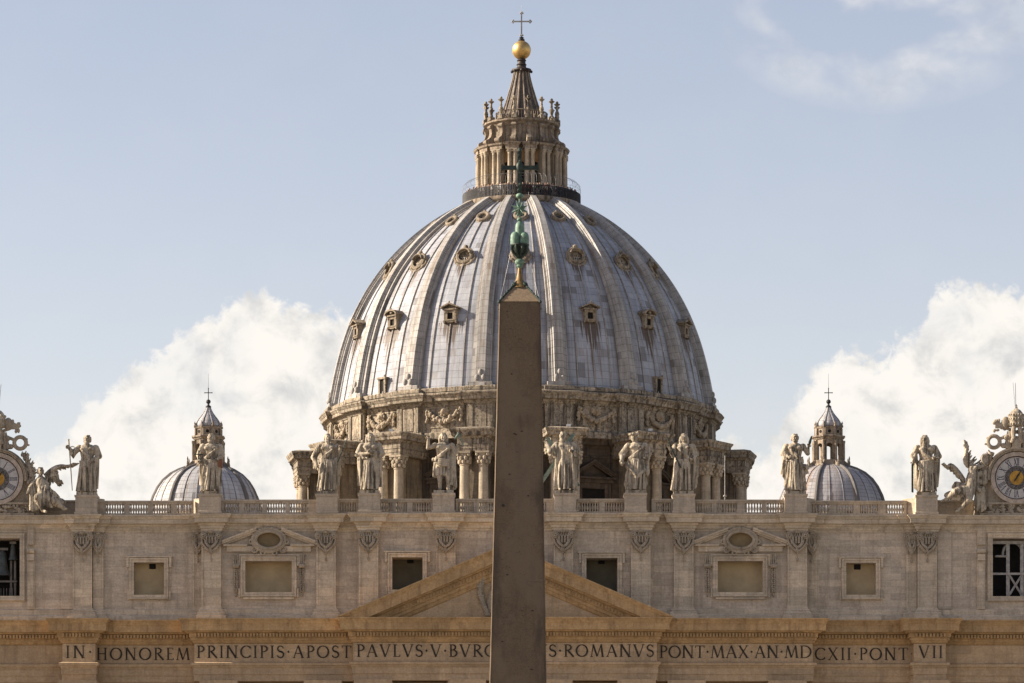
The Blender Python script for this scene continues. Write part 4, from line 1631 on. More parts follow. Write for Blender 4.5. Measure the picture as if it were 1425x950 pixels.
def dormer_round():
    z = 97.8
    mb = MB()
    mb.M = tilted(z, .8)
    mb.tube([(.72 * math.cos(t), -.3, .70 * math.sin(t)) for t in np.linspace(0, 2 * PI, 25)[:-1]], .24, 8, closed=True)
    mb.tube([(.84 * math.cos(t), -.05, .82 * math.sin(t)) for t in np.linspace(0, 2 * PI, 25)[:-1]], .2, 8, closed=True)
    mb.prism([(.6 * math.cos(t), .58 * math.sin(t)) for t in np.linspace(0, 2 * PI, 21)[:-1]], -.16, .1)
    mb.ell((0, -.35, .98), (.24, .2, .16), 8, 6)
    d = MB()
    d.M = tilted(z, .8)
    d.prism([(.38 * math.cos(t), -.06 + .26 * math.sin(t)) for t in np.linspace(0, 2 * PI, 17)[:-1]], -.20, -.14)
    return mb.mesh("round_dormer"), d.mesh("dormer_opening")


def slit_door():
    mb = MB()
    z0 = 74.75
    yf = -(rshell(z0) + .25)
    for s in (-1, 1):
        mb.box(s * .5 - .14, s * .5 + .14, yf, yf + 1.2, z0, z0 + 1.75)
    mb.box(-.75, .75, yf - .12, yf + 1.3, z0 + 1.75, z0 + 2.0)
    mb.ell((.55, yf, z0 + 2.1), (.15, .15, .2), 7, 5)
    d = MB()
    d.box(-.36, .36, yf + .15, yf + .3, z0, z0 + 1.75)
    return mb.mesh("slit_dormer"), d.mesh("dormer_opening")


DL = {t: dormer_low(t) for t in (True, False)}
DO, DR, DS = dormer_oval(), dormer_round(), slit_door()


def place(name, me, mat, az, subs):
    o = link(name, me, mat, dome)
    o.location = (XD, YD, 0); o.rotation_euler = (0, 0, az + AZ0)
    for nm, m2, mt in subs:
        link(nm, m2, mt, o, world=False)


for k, az in enumerate(BAY_AZ):
    if abs(az) > R(80):
        continue
    a, b = DL[k % 2 == 1]
    place("dormer_window", a, 'dormer', az, [("dormer_opening", b, 'black')])
    place("oval_dormer", DO[0], 'dormer', az, [("dormer_opening", DO[1], 'dark_fill'), ("window_grid", DO[2], 'rail')])
    place("round_dormer", DR[0], 'dormer', az, [("dormer_opening", DR[1], 'dark_fill')])
    if abs(abs(math.degrees(az)) - 45) < 1:
        place("slit_dormer", DS[0], 'drum', az, [("dormer_opening", DS[1], 'black')])

# lantern ------------------------------------------------------------
ROT_L = dmat(0)


def LM():
    b = MB()
    b.M = ROT_L
    return b


mb = LM()
mb.lathe([(5.5, 100.3), (7.2, 100.5), (7.35, 100.7), (7.55, 100.8), (7.75, 101.1), (7.8, 101.2), (7.8, 101.55), (5.0, 101.56)], 96, cap=False)
mb.lathe([(5.9, 101.56), (5.9, 103.1), (6.1, 103.2), (6.1, 103.4), (4.2, 103.42)], 64, cap=False)
lant = link("lantern", mb, 'lantern', dome)
mb = LM()
mb.lathe([(4.75, 103.4), (4.75, 107.9)], 64, cap=False)
link("lantern_wall", mb, 'lantern_core', lant)
# arched openings of the lantern
ab = MB()
ab.box(-.42, .42, -4.80, -4.6, 103.4, 106.0)
ab.prism([(.42 * math.cos(t), 106.0 + .42 * math.sin(t)) for t in np.linspace(0, PI, 11)], -4.80, -4.6)
AB = ab.mesh("arched_opening")
for az in [R(22.5 * k) for k in range(-4, 5)]:
    o = link("arched_opening", AB, 'black', lant)
    o.location = (XD, YD, 0); o.rotation_euler = (0, 0, az + AZ0)
lc = MB()
for s in (-1, 1):
    lc.lathe([(.36, 103.42), (.36, 103.55), (.29, 103.65), (.28, 105), (.24, 107.2), (.27, 107.25), (.25, 107.3), (.34, 107.7), (.36, 107.75)], 12, s * .37, -5.72)
    lc.box(s * .37 - .33, s * .37 + .33, -6.05, -5.4, 107.75, 107.88)
    for q in range(4):
        a = PI / 4 + q * PI / 2
        lc.ell((s * .37 + .33 * math.cos(a), -5.72 + .33 * math.sin(a), 107.58), .11, 6, 5)
lc.box(-.62, .62, -5.45, -4.7, 103.42, 107.86)
LC = lc.mesh("paired_columns")
for az in RIB_AZ:
    o = link("paired_columns", LC, 'column', lant)
    o.location = (XD, YD, 0); o.rotation_euler = (0, 0, az + AZ0)


def lring(r, half, out):
    return ring_path(r, half, out, 4)


mb = LM()
mb.sweep(lring(4.9, .72, 1.05), [(-.8, 107.88), (0, 107.88), (.03, 108.1), (.02, 108.3), (.10, 108.36), (.22, 108.46), (.25, 108.6), (.30, 108.68), (-.6, 108.9)], True)
link("lantern_entablature", mb, 'lantern', lant)
mb = LM()
mb.lathe([(4.65, 108.7), (4.65, 109.1), (4.4, 109.2), (4.35, 111.3), (4.5, 111.45), (4.55, 111.6), (4.85, 111.75), (4.95, 111.8), (4.95, 112.05), (2.6, 112.2)], 64, cap=False)
link("lantern_attic", mb, 'lantern', lant)
vl = MB()
pv = [(-4.3, 108.85), (-5.55, 108.85), (-5.75, 109.1), (-5.65, 109.45), (-5.3, 109.6), (-4.95, 109.9), (-4.78, 110.4), (-4.85, 110.9), (-5.0, 111.1), (-4.95, 111.4), (-4.75, 111.55), (-4.3, 111.55)]
n = len(pv)
v = [(-.28, a, b) for a, b in pv] + [(.28, a, b) for a, b in pv]
vl.add(v, [tuple(range(n)), tuple(range(2 * n - 1, n - 1, -1))] + [(i, i + n, (i + 1) % n + n, (i + 1) % n) for i in range(n)])
vl.tube([(-.36, -5.45, 109.2), (.36, -5.45, 109.2)], .32, 10)
vl.tube([(-.33, -4.9, 111.2), (.33, -4.9, 111.2)], .2, 8)
VL = vl.mesh("scroll_console")
cd = MB()
cd.box(-.36, .36, -5.06, -4.34, 112.06, 112.5)
cd.lathe([(.28, 112.5), (.3, 112.6), (.14, 112.75), (.2, 112.95), (.31, 113.25), (.24, 113.55), (.12, 113.75), (.2, 113.85), (.13, 113.98), (.16, 114.3), (.38, 114.5), (.40, 114.58), (.15, 114.66), (.2, 114.78), (.08, 114.95)], 12, 0, -4.7)
CD = cd.mesh("candelabrum")
for k in range(16):
    az = R(11.25 + 22.5 * k)
    if k < 5 or k >= 11:
        o = link("scroll_console", VL, 'lantern', lant)
        o.location = (XD, YD, 0); o.rotation_euler = (0, 0, az + AZ0)
    o = link("candelabrum", CD, 'drum', lant)
    o.location = (XD, YD, 0); o.rotation_euler = (0, 0, az + AZ0)
# inner railing round the spire
mb = LM()
for k in range(64):
    a = 2 * PI * k / 64
    mb.cap((3.35 * math.cos(a), 3.35 * math.sin(a), 112.1), (3.35 * math.cos(a), 3.35 * math.sin(a), 113.4), .05, .05, 5)
mb.tube([(3.35 * math.cos(a), 3.35 * math.sin(a), 113.45) for a in np.linspace(0, 2 * PI, 49)[:-1]], .08, 6, closed=True)
link("spire_railing", mb, 'lantern', lant)
# concave spire with ribs
sp_z = [112.1, 113.0, 114.0, 115.0, 116.0, 117.0, 118.0, 118.9, 119.1]
sp_r = [3.05, 2.65, 2.3, 1.98, 1.68, 1.38, 1.12, .95, .92]
mb = LM()
n = 64
vs, uvv, fs = [], [], []
for i, (z, r) in enumerate(zip(sp_z, sp_r)):
    for k in range(n + 1):
        a = 2 * PI * k / n
        vs.append((r * math.cos(a), r * math.sin(a), z)); uvv.append((k * .25, z - 112))
for i in range(len(sp_z) - 1):
    for k in range(n):
        a = i * (n + 1) + k
        fs.append((a, a + 1, a + n + 2, a + n + 1))
mb.add(vs, fs, True, uvv)
spire = link("spire", mb, 'lead_spire', lant)
mb = LM()
for k in range(16):
    a = R(11.25 + 22.5 * k)
    mb.tube([polar(r + .04, a, z) for z, r in zip(sp_z, sp_r)], [.14 - .007 * i for i in range(len(sp_z))], 6)
    mb.ell(polar(3.15, a, 112.6), (.3, .3, .42), 8, 6)
link("spire_ribs", mb, 'lantern', spire)
mb = LM()
mb.lathe([(.9, 118.85), (1.15, 118.95), (1.28, 119.1), (1.25, 119.3), (.75, 119.45), (.6, 119.55), (.58, 119.8), (.68, 119.9), (.55, 120.0), (.5, 120.3), (.62, 120.45), (.5, 120.62)], 24)
for k in range(8):
    a = 2 * PI * k / 8
    mb.ell((1.25 * math.cos(a), 1.25 * math.sin(a), 119.0), .2, 7, 5)
link("spire_neck", mb, 'lead_spire', lant)
mb = LM()
mb.ell((0, 0, 121.8), 1.22, 40, 24)
link("gilded_ball", mb, 'gold', lant)
mb = LM()
mb.lathe([(.36, 122.9), (.42, 123.0), (.40, 123.2), (.25, 123.3), (.3, 123.45), (.16, 123.55)], 14)
link("cross_foot", mb, 'iron', lant)
mb = LM()
mb.box(-.085, .085, -.07, .07, 123.5, 126.55)
mb.box(-1.05, 1.05, -.069, .069, 125.45, 125.62)
for dx, dz in ((0, 126.6), (-1.1, 125.535), (1.1, 125.535), (0, 123.75)):
    ax, az_ = (1, 0) if abs(dx) > .5 else (0, 1)
    mb.ell((dx + .14 * (1 if dx > 0 else -1 if dx < 0 else 0), 0, dz + (.14 if dz > 126 else 0)), .13, 8, 6)
    for s in (-1, 1):
        mb.ell((dx + s * .16 * az_, 0, dz + s * .16 * ax), .11, 8, 6)
mb.cap((0, 0, 126.7), (0, 0, 127.7), .02, .012, 5)
link("cross", mb, 'steel', lant)
# visitors' gallery fence
mb = LM()
nf = 220
for k in range(nf):
    a = 2 * PI * k / nf
    c, s = math.cos(a), math.sin(a)
    mb.tube([(7.62 * c, 7.62 * s, 101.5), (7.62 * c, 7.62 * s, 102.85)], .06, 4)
for z, r, t in ((102.85, 7.62, .05), (101.75, 7.62, .04), (102.3, 7.62, .03)):
    mb.tube([(r * math.cos(a), r * math.sin(a), z) for a in np.linspace(0, 2 * PI, 97)[:-1]], t, 5, closed=True)
link("gallery_railing", mb, 'iron', lant)
mb = LM()
nf = 72
for k in range(nf):
    a = 2 * PI * k / nf
    c, s = math.cos(a), math.sin(a)
    mb.tube([(7.62 * c, 7.62 * s, 102.8), (7.68 * c, 7.68 * s, 103.5), (7.6 * c, 7.6 * s, 104.0), (7.2 * c, 7.2 * s, 104.4), (6.6 * c, 6.6 * s, 104.6)], .012, 3)
for z, r in ((103.4, 7.68), (104.0, 7.6), (104.4, 7.2), (104.6, 6.6)):
    mb.tube([(r * math.cos(a), r * math.sin(a), z) for a in np.linspace(0, 2 * PI, 97)[:-1]], .014, 3, closed=True)
link("safety_net", mb, 'wire', lant)

# visitors on the gallery
CL = [("navy", (0.03, 0.04, 0.09)), ("black", (0.015, 0.015, 0.017)), ("red", (0.09, 0.022, 0.02)), ("grey", (0.16, 0.16, 0.17)), ("pale", (0.45, 0.43, 0.40)), ("brown", (0.12, 0.07, 0.04))]
skin_m = plain("skin", (0.42, 0.25, 0.18), 0.6, 0, .1)
hair_m = plain("dark_hair", (0.03, 0.02, 0.015), 0.7, 0, .1)


def person_meshes():
    out = []
    for nm, c in CL:
        mat = plain(nm + "_clothes", c, 0.85, 0, .2)
        for pose in (0, 1):
            b = MB()
            for s in (-1, 1):
                b.cap((s * .1, 0, .06), (s * .09, 0, .86), .065, .095, 8)
                b.ell((s * .1, -.07, .04), (.05, .13, .04), 8, 5)
                el = (s * .27, -.02, 1.12) if pose == 0 else (s * .25, -.12, 1.15)
                ha = (s * .26, -.1, .9) if pose == 0 else (s * .12, -.32, 1.2)
                b.cap((s * .19, 0, 1.4), el, .06, .05, 8)
                b.cap(el, ha, .045, .035, 8)
            b.lathe([(.12, .82), (.165, .95), (.15, 1.1), (.19, 1.35), (.16, 1.45), (.06, 1.5)], 14, sy=.62)
            me = b.mesh("person")
            h = MB()
            h.cap((0, 0, 1.46), (0, -.01, 1.54), .05, .05, 8)
            h.ell((0, -.02, 1.64), (.078, .098, .12), 12, 8)
            h.ell((0, -.125, 1.63), (.014, .02, .02), 6, 4)
            hm = h.mesh("head")
            hh = MB()
            hh.ell((0, .012, 1.67), (.088, .10, .11), 12, 8)
            out.append((me, hm, hh.mesh("hair"), mat, nm))
    return out


PM_ = person_meshes()
lab_done = {}
for i in range(46):
    az = R(-88 + 176 * (i + .5) / 46 + random.uniform(-1.2, 1.2))
    me, hm, hh, mat, nm = random.choice(PM_)
    r = 7.15 - .25 * random.random()
    p = dmat(0) @ Vector(polar(r, az, 101.56))
    o = bpy.data.objects.new("person", me)
    COL.objects.link(o)
    if not me.materials:
        me.materials.append(mat)
    o.location = p
    o.rotation_euler = (0, 0, az + random.uniform(-.5, .5))
    sc = random.uniform(.94, 1.06)
    o.scale = (sc, sc, sc)
    art = {"navy": "navy", "black": "black", "red": "dark red", "grey": "grey", "pale": "pale", "brown": "brown"}[nm]
    tag(o, f"visitor in {art} clothes behind the railing round the dome's lantern", "person", f"visitors in {art} on the lantern gallery")
    link("head", hm, skin_m, o, world=False)
    link("hair", hh, hair_m, o, world=False)

# floodlights on the buttress tops
for az, t, lab in ((R(11.25), .3, "small white floodlight on the drum ledge above the statue with the diagonal cross"), (R(33.75), -.2, "small white floodlight on the drum ledge above the crowned statue"),
                   (R(-33.75), .4, "small floodlight on the sunlit drum ledge above the folded-arms statue")):
    p = dmat(az) @ Vector((t, -29.3, 68.85))
    o = thing("floodlight", lab, "floodlight", p)
    b = MB(); b.M = Matrix.Translation(p)
    b.box(-.28, .28, -.16, .16, .12, .42)
    link("housing", b, 'paint_white', o)
    b = MB(); b.M = Matrix.Translation(p)
    b.box(-.32, -.285, -.05, .05, -.03, .3); b.box(.285, .32, -.05, .05, -.03, .3); b.box(-.284, .284, -.05, .05, -.03, .02)
    link("bracket", b, 'iron', o)


# ------------------------------------------------------------------ SIDE DOMES
def side_dome(px_l, px_d, label, rotd, lead_m):
    Y = 478.0
    xl, xd = PX(px_l, Y), PX(px_d, Y)
    d = thing("side_dome", label, "dome", (xd, Y, 44))
    pr = [(7.3, 44), (7.3, 55.4), (7.6, 55.6), (7.7, 56.0), (6.9, 56.2), (6.85, 56.9)]
    mb = MB()
    mb.lathe(pr, 32, xd, Y, cap=False)
    link("dome_drum", mb, 'drum', d)
    z_ = np.array([56.8, 58.0, 59.2, 60.3, 61.2, 62.0, 62.55, 62.95, 63.2])
    r_ = np.array([6.78, 6.55, 6.2, 5.7, 5.1, 4.25, 3.3, 2.3, 1.4])
    n = 64
    vs, uvv, fs = [], [], []
    s = 0
    for i in range(len(z_)):
        if i:
            s += math.hypot(z_[i] - z_[i - 1], r_[i] - r_[i - 1])
        sh = (xl - xd) * (i / (len(z_) - 1)) ** 2
        for k in range(n + 1):
            a = 2 * PI * k / n
            vs.append((xd + sh + r_[i] * math.cos(a), Y + r_[i] * math.sin(a), z_[i])); uvv.append((k * .64, s))
    for i in range(len(z_) - 1):
        for k in range(n):
            a = i * (n + 1) + k
            fs.append((a, a + 1, a + n + 2, a + n + 1))
    mb = MB()
    mb.add(vs, fs, True, uvv)
    sh_o = link("dome_shell", mb, lead_m, d)
    for k in range(8):
        a = rotd + 2 * PI * k / 8
        mb = MB()
        pts = [(xd + (xl - xd) * (i / (len(z_) - 1)) ** 2 + (r_[i] + .03) * math.cos(a), Y + (r_[i] + .03) * math.sin(a), z_[i]) for i in range(len(z_))]
        mb.tube(pts, [.30 - .012 * i for i in range(len(pts))], 8)
        link("rib", mb, 'lead_rib', d)
    mb = MB()
    for k in range(24):
        if k % 3 == 0:
            continue
        a = rotd + 2 * PI * k / 24
        mb.tube([(xd + (xl - xd) * (i / (len(z_) - 1)) ** 2 + (r_[i] + .01) * math.cos(a), Y + (r_[i] + .01) * math.sin(a), z_[i]) for i in range(len(z_))], .055, 5)
    link("standing_seams", mb, 'lead_small', sh_o)
    # lantern
    a8 = PI / 8
    mb = MB()
    mb.lathe([(2.75, 62.4), (2.6, 62.75), (2.2, 63.0), (2.05, 63.3), (2.05, 63.65), (1.3, 63.7)], 8, xl, Y, smooth=False, a0=a8)
    for k in range(8):
        a = a8 + k * PI / 4
        mb.M = Matrix.Translation((xl, Y, 0)) @ Matrix.Rotation(a, 4, 'Z')
        mb.box(1.38, 1.82, -.24, .24, 63.6, 66.1)
        mb.lathe([(.17, 63.7), (.15, 65.6), (.2, 65.75), (.2, 66.0)], 8, 1.92, 0)
        # flaring scroll at the foot
        v = [(1.8, 63.9), (2.05, 63.6), (2.5, 63.2), (2.85, 62.95), (2.9, 62.6), (1.8, 62.6)]
        m = len(v)
        mb.add([(x, -.16, z) for x, z in v] + [(x, .16, z) for x, z in v], [tuple(range(m)), tuple(range(2 * m - 1, m - 1, -1))] + [(i, i + m, (i + 1) % m + m, (i + 1) % m) for i in range(m)])
        mb.lathe([(.1, 63.0), (.14, 63.3), (.07, 63.6), (.1, 63.8), (.03, 64.1)], 8, 2.62, 0)
        # arch band between the posts
        mb.M = Matrix.Translation((xl, Y, 0)) @ Matrix.Rotation(a + PI / 8, 4, 'Z') @ Matrix.Rotation(PI / 2, 4, 'Z')
        ar = .42
        for i in range(8):
            t0, t1 = PI * i / 8, PI * (i + 1) / 8
            mb.prism([(ar * math.cos(t0), 65.25 + ar * math.sin(t0)), (ar * math.cos(t0), 66.2), (ar * math.cos(t1), 66.2), (ar * math.cos(t1), 65.25 + ar * math.sin(t1))][::-1], -1.62, -1.3)
        for s2 in (-1, 1):
            mb.box(min(s2 * ar, s2 * .62), max(s2 * ar, s2 * .62), -1.62, -1.3, 63.6, 66.2)
    mb.M = Matrix.Identity(4)
    mb.lathe([(1.75, 66.1), (1.85, 66.15), (1.95, 66.35), (2.1, 66.42), (2.1, 66.6), (1.6, 66.7), (1.6, 67.45), (1.7, 67.5), (1.78, 67.7), (1.3, 67.75)], 8, xl, Y, smooth=False, a0=a8)
    for k in range(8):
        a = a8 + k * PI / 4
        mb.M = Matrix.Translation((xl + 1.72 * math.cos(a), Y + 1.72 * math.sin(a), 0))
        mb.lathe([(.12, 67.6), (.14, 67.8), (.05, 67.95), (.1, 68.1), (.02, 68.35)], 6)
        mb.M = Matrix.Translation((xl, Y, 0)) @ Matrix.Rotation(a, 4, 'Z')
        mb.box(1.55, 1.72, -.2, .2, 66.65, 67.5)
    lo = link("lantern", mb, 'lantern', d)
    mb = MB()
    for k in range(8):
        mb.M = Matrix.Translation((xl, Y, 0)) @ Matrix.Rotation(k * PI / 4 + PI / 2, 4, 'Z')
        mb.prism([(.2 * math.cos(t), 67.1 + .2 * math.sin(t)) for t in np.linspace(0, 2 * PI, 13)[:-1]], -1.50, -1.4)
    link("round_holes", mb, 'black', lo)
    mb = MB()
    on = [(1.40, 67.7), (1.52, 67.95), (1.48, 68.2), (1.25, 68.6), (.92, 69.0), (.62, 69.4), (.40, 69.8), (.28, 70.1)]
    vs, uvv, fs = [], [], []
    n = 32
    for i, (r, z) in enumerate(on):
        for k in range(n + 1):
            a = 2 * PI * k / n
            q = 1 - .05 * (1 - abs(math.sin(4 * (a - a8))))
            vs.append((xl + r * q * math.cos(a), Y + r * q * math.sin(a), z)); uvv.append((k * .3, z - 60))
    for i in range(len(on) - 1):
        for k in range(n):
            a = i * (n + 1) + k
            fs.append((a, a + 1, a + n + 2, a + n + 1))
    mb.add(vs, fs, True, uvv)
    for k in range(8):
        a = a8 + k * PI / 4
        mb.tube([(xl + r * math.cos(a), Y + r * math.sin(a), z) for r, z in on], [.11 - .008 * i for i in range(len(on))], 5)
    link("onion_roof", mb, 'lead_small', lo)
    mb = MB()
    mb.lathe([(.28, 70.05), (.36, 70.15), (.3, 70.3), (.14, 70.4), (.12, 70.55)], 12, xl, Y)
    mb.ell((xl, Y, 70.82), .28, 14, 10)
    mb.box(xl - .045, xl + .045, Y - .04, Y + .04, 71.05, 72.4)
    mb.box(xl - .42, xl + .42, Y - .039, Y + .039, 71.85, 71.94)
    for dx, dz in ((-.44, 71.895), (.44, 71.895), (0, 72.42)):
        mb.ell((xl + dx, Y, dz), .075, 7, 5)
    mb.cap((xl, Y, 72.3), (xl, Y, 74.2), .022, .012, 5)
    link("ball_and_cross", mb, 'iron', lo)


side_dome(290, 285.5, "small lead dome with stone lantern behind the statue holding a book", R(10), 'lead_small')
side_dome(1153, 1157, "small lead dome with see-through lantern beside the knife-holding statue", R(24), 'lead_small_b')

# ------------------------------------------------------------------ OBELISK
YO_ = 178.0
xo = PX(722.0, YO_)
ob = thing("obelisk", "tall dark granite obelisk topped by a green bronze cross and star", "obelisk", (xo, YO_, 0))
zt, zb = PZ(424, YO_), 8.4
wt = 57.6 / 2 * YO_ / F
w950 = 79 / 2 * YO_ / F
k_ = (w950 - wt) / (zt - PZ(950, YO_))
wb = wt + k_ * (zt - zb)
mb = MB()
nseg = 40
v, f = [], []
rs = random.Random(3)
c8 = .035
for i in range(nseg + 1):
    z = zb + (zt - zb) * i / nseg
    w = wt + k_ * (zt - z)
    xs = xo + (0.045 if False else PX(723.2, YO_) - PX(720.6, YO_)) * ((z - PZ(950, YO_)) / (zt - PZ(950, YO_)) - .5)
    for (sx, sy) in ((-1, -1), (1, -1), (1, 1), (-1, 1)):
        for q in (0, 1):
            j = rs.uniform(0, .018)
            cx_ = w - (c8 + j if (q == 0) == (sx * sy > 0) else j * .3)
            cy_ = w - (c8 + j if (q == 1) == (sx * sy > 0) else j * .3)
            v.append((xs + sx * cx_, YO_ + sy * cy_, z))
for i in range(nseg):
    for q in range(8):
        a, b = i * 8 + q, i * 8 + (q + 1) % 8
        f.append((a, b, b + 8, a + 8))
mb.add(v, f)
shaft = link("shaft", mb, 'granite', ob)
xt = PX(723.2, YO_)
# small dents and pits in the face
for px_, py_, a, b in ((700, 703.5, .07, .06), (717, 604, .10, .025), (726, 600, .06, .02), (706, 800, .05, .03), (699, 893, .06, .02), (740, 932, .09, .018), (712, 520, .04, .03), (735, 690, .04, .03), (741, 850, .05, .03), (709, 660, .05, .02)):
    z = PZ(py_, YO_ - 1)
    w = wt + k_ * (zt - z)
    mb = MB()
    mb.ell((PX(px_, YO_ - w), YO_ - w + .004, z), (a, .012, b), 9, 6, (0, rs.uniform(-.6, .6), 0))
    link("chipped_pit", mb, 'dark_fill', shaft)
# pyramidion
mb = MB()
za = PZ(392, YO_)
tipw = .10
v = [(xt + sx * (wt - .01), YO_ + sy * (wt - .01), zt) for sx, sy in ((-1, -1), (1, -1), (1, 1), (-1, 1))] + [(xt + sx * tipw, YO_ + sy * tipw, za) for sx, sy in ((-1, -1), (1, -1), (1, 1), (-1, 1))]
mb.add(v, [(0, 1, 5, 4), (1, 2, 6, 5), (2, 3, 7, 6), (3, 0, 4, 7), (4, 5, 6, 7)])
link("pyramidion", mb, 'pyramidion', ob)
mb = MB()
for i in range(4):
    a, b = Vector(v[i]), Vector(v[i + 4])
    pts = [a + (b - a) * t for t in np.linspace(0, 1, 7)]
    mb.tube(pts, [.05, .045, .045, .05, .06, .07, .08], 6)
    mb.ell(a + Vector((0, 0, -.02)), .07, 8, 6)
    mb.ell(a + (b - a) * .82 + Vector((0, 0, .02)), (.13, .13, .11), 8, 6)
    for t in (.2, .35, .5, .65):
        mb.ell(a + (b - a) * t + Vector((rs.uniform(-.03, .03), 0, .03)), .055, 6, 5)
link("bronze_edging", mb, 'bronze_dark', ob)


def oz(py):
    return PZ(py, YO_)


mb = MB()
mb.lathe([(.42, oz(401)), (.38, oz(399)), (.30, oz(395.5)), (.17, oz(389)), (.10, oz(380)), (.075, oz(372))], 16, xt, YO_)
st = link("bronze_stem", mb, 'bronze_yellow', ob)
mb = MB()
for s in (-1, 0, 1):
    mb.ell((xt + s * .24, YO_ - .22 + .08 * abs(s), oz(399)), (.15, .12, .13), 10, 7)
link("stem_leaves", mb, 'bronze_dark', st)
mb = MB()
mb.ell((xt, YO_, oz(364.5)), (.21, .21, .16), 16, 10)
mb.lathe([(.08, oz(373)), (.16, oz(370)), (.10, oz(367))], 12, xt, YO_)
link("bronze_knob", mb, 'verdigris', ob)
mb = MB()
for k in range(8):
    a = 2 * PI * k / 8 + .3
    c, s = math.cos(a), math.sin(a)
    mb.tube([(xt + .06 * c, YO_ + .06 * s, oz(360)), (xt + .14 * c, YO_ + .14 * s, oz(356)), (xt + .30 * c, YO_ + .30 * s, oz(352)), (xt + .38 * c, YO_ + .38 * s, oz(346)), (xt + .36 * c, YO_ + .36 * s, oz(341))], [.05, .06, .06, .07, .06], 6)
mb.lathe([(.05, oz(361)), (.10, oz(356)), (.28, oz(345)), (.43, oz(341.5)), (.43, oz(339.8))], 16, xt, YO_)
link("star_stand", mb, 'bronze_dark', ob)
mb = MB()
for dx, dy in ((-.20, -.1), (.20, -.1), (0, .22)):
    mb.lathe([(.215, oz(340.2)), (.22, oz(333)), (.205, oz(328)), (.16, oz(325)), (.09, oz(323.2)), (.01, oz(322.6))], 18, xt + dx, YO_ + dy)
mb.lathe([(.21, oz(330)), (.205, oz(316)), (.18, oz(312)), (.12, oz(309)), (.05, oz(307.6))], 18, xt, YO_ - .02)
link("three_mounts", mb, 'verdigris', ob)
mb = MB()
mb.ell((xt, YO_, oz(305.5)), (.13, .13, .09), 12, 8)
mb.cap((xt, YO_, oz(303)), (xt, YO_, oz(275)), .045, .04, 8)
zs = oz(290.5)
for k in range(8):
    a = k * PI / 4 + PI / 8
    L_ = .42
    p0_ = Vector((xt, YO_ - .03, zs))
    d = Vector((math.cos(a), 0, math.sin(a)))
    nrm = Vector((-math.sin(a), 0, math.cos(a)))
    mb.add([p0_ + d * L_, p0_ + nrm * .085 + d * .1, p0_ - nrm * .085 + d * .1, p0_ + Vector((0, -.08, 0)), p0_ + Vector((0, .08, 0))], [(0, 1, 3), (0, 3, 2), (0, 4, 1), (0, 2, 4)])
for k in range(6):
    a = k * PI / 3
    mb.cap((xt, YO_ - .03, zs), (xt + .3 * math.cos(a), YO_ - .3 * abs(math.sin(a)) - .05, zs + .3 * math.sin(a)), .025, .008, 5)
link("bronze_star", mb, 'verdigris', ob)
mb = MB()
mb.ell((xt, YO_, oz(272.5)), (.17, .17, .13), 14, 8)
link("cross_ball", mb, 'verdigris', ob)
mb = MB()
mb.box(xt - .085, xt + .085, YO_ - .08, YO_ + .08, oz(269), oz(211))
mb.box(xt - .76, xt + .78, YO_ - .079, YO_ + .079, oz(236), oz(230.5))
mb.ell((xt, YO_ - .06, oz(233)), (.16, .1, .26), 10, 8)
for dx, zz_ in ((-.78, oz(233.2)), (.80, oz(233.2))):
    mb.box(xt + dx - .05, xt + dx + .05, YO_ - .1, YO_ + .1, zz_ - .13, zz_ + .13)
mb.ell((xt, YO_, oz(209)), (.10, .1, .12), 8, 6)
for k in range(7):
    mb.ell((xt + rs.uniform(-.05, .05), YO_ - .08, oz(265 - k * 8)), (.09, .06, .08), 7, 5)
link("bronze_cross", mb, 'bronze_dark', ob)
mb = MB()
for s in (-1, 1):
    mb.tube([(xt + s * .36, YO_ - .05, oz(345)), (xt + s * .72, YO_ - .35, oz(398)), (xt + s * (wt - .05), YO_ - wt + .1, oz(421))], .009, 4)
link("stay_wires", mb, 'wire', ob)
mb = MB()
mb.box(xo - 2.1, xo + 2.1, YO_ - 2.1, YO_ + 2.1, 2.0, 8.0)
mb.box(xo - 2.6, xo + 2.6, YO_ - 2.6, YO_ + 2.6, .0, 1.99)
mb.box(xo - 1.7, xo + 1.7, YO_ - 1.7, YO_ + 1.7, 8.01, 8.4)
link("pedestal", mb, 'granite', ob)


# ------------------------------------------------------------------ STATUES
def remesh(mb, voxel, smooth=3, name="figure"):
    me = mb.mesh("tmp")
    o = bpy.data.objects.new("tmp", me)
    COL.objects.link(o)
    md = o.modifiers.new("r", 'REMESH')
    md.mode = 'VOXEL'
    md.voxel_size = voxel
    if smooth:
        sm = o.modifiers.new("s", 'SMOOTH')
        sm.factor = .5
        sm.iterations = smooth
    dg = bpy.context.evaluated_depsgraph_get()
    dg.update()
    out = bpy.data.meshes.new_from_object(o.evaluated_get(dg))
    out.name = name
    bpy.data.objects.remove(o)
    bpy.data.meshes.remove(me)
    out.polygons.foreach_set('use_smooth', np.ones(len(out.polygons), dtype=bool))
    out.update()
    return out


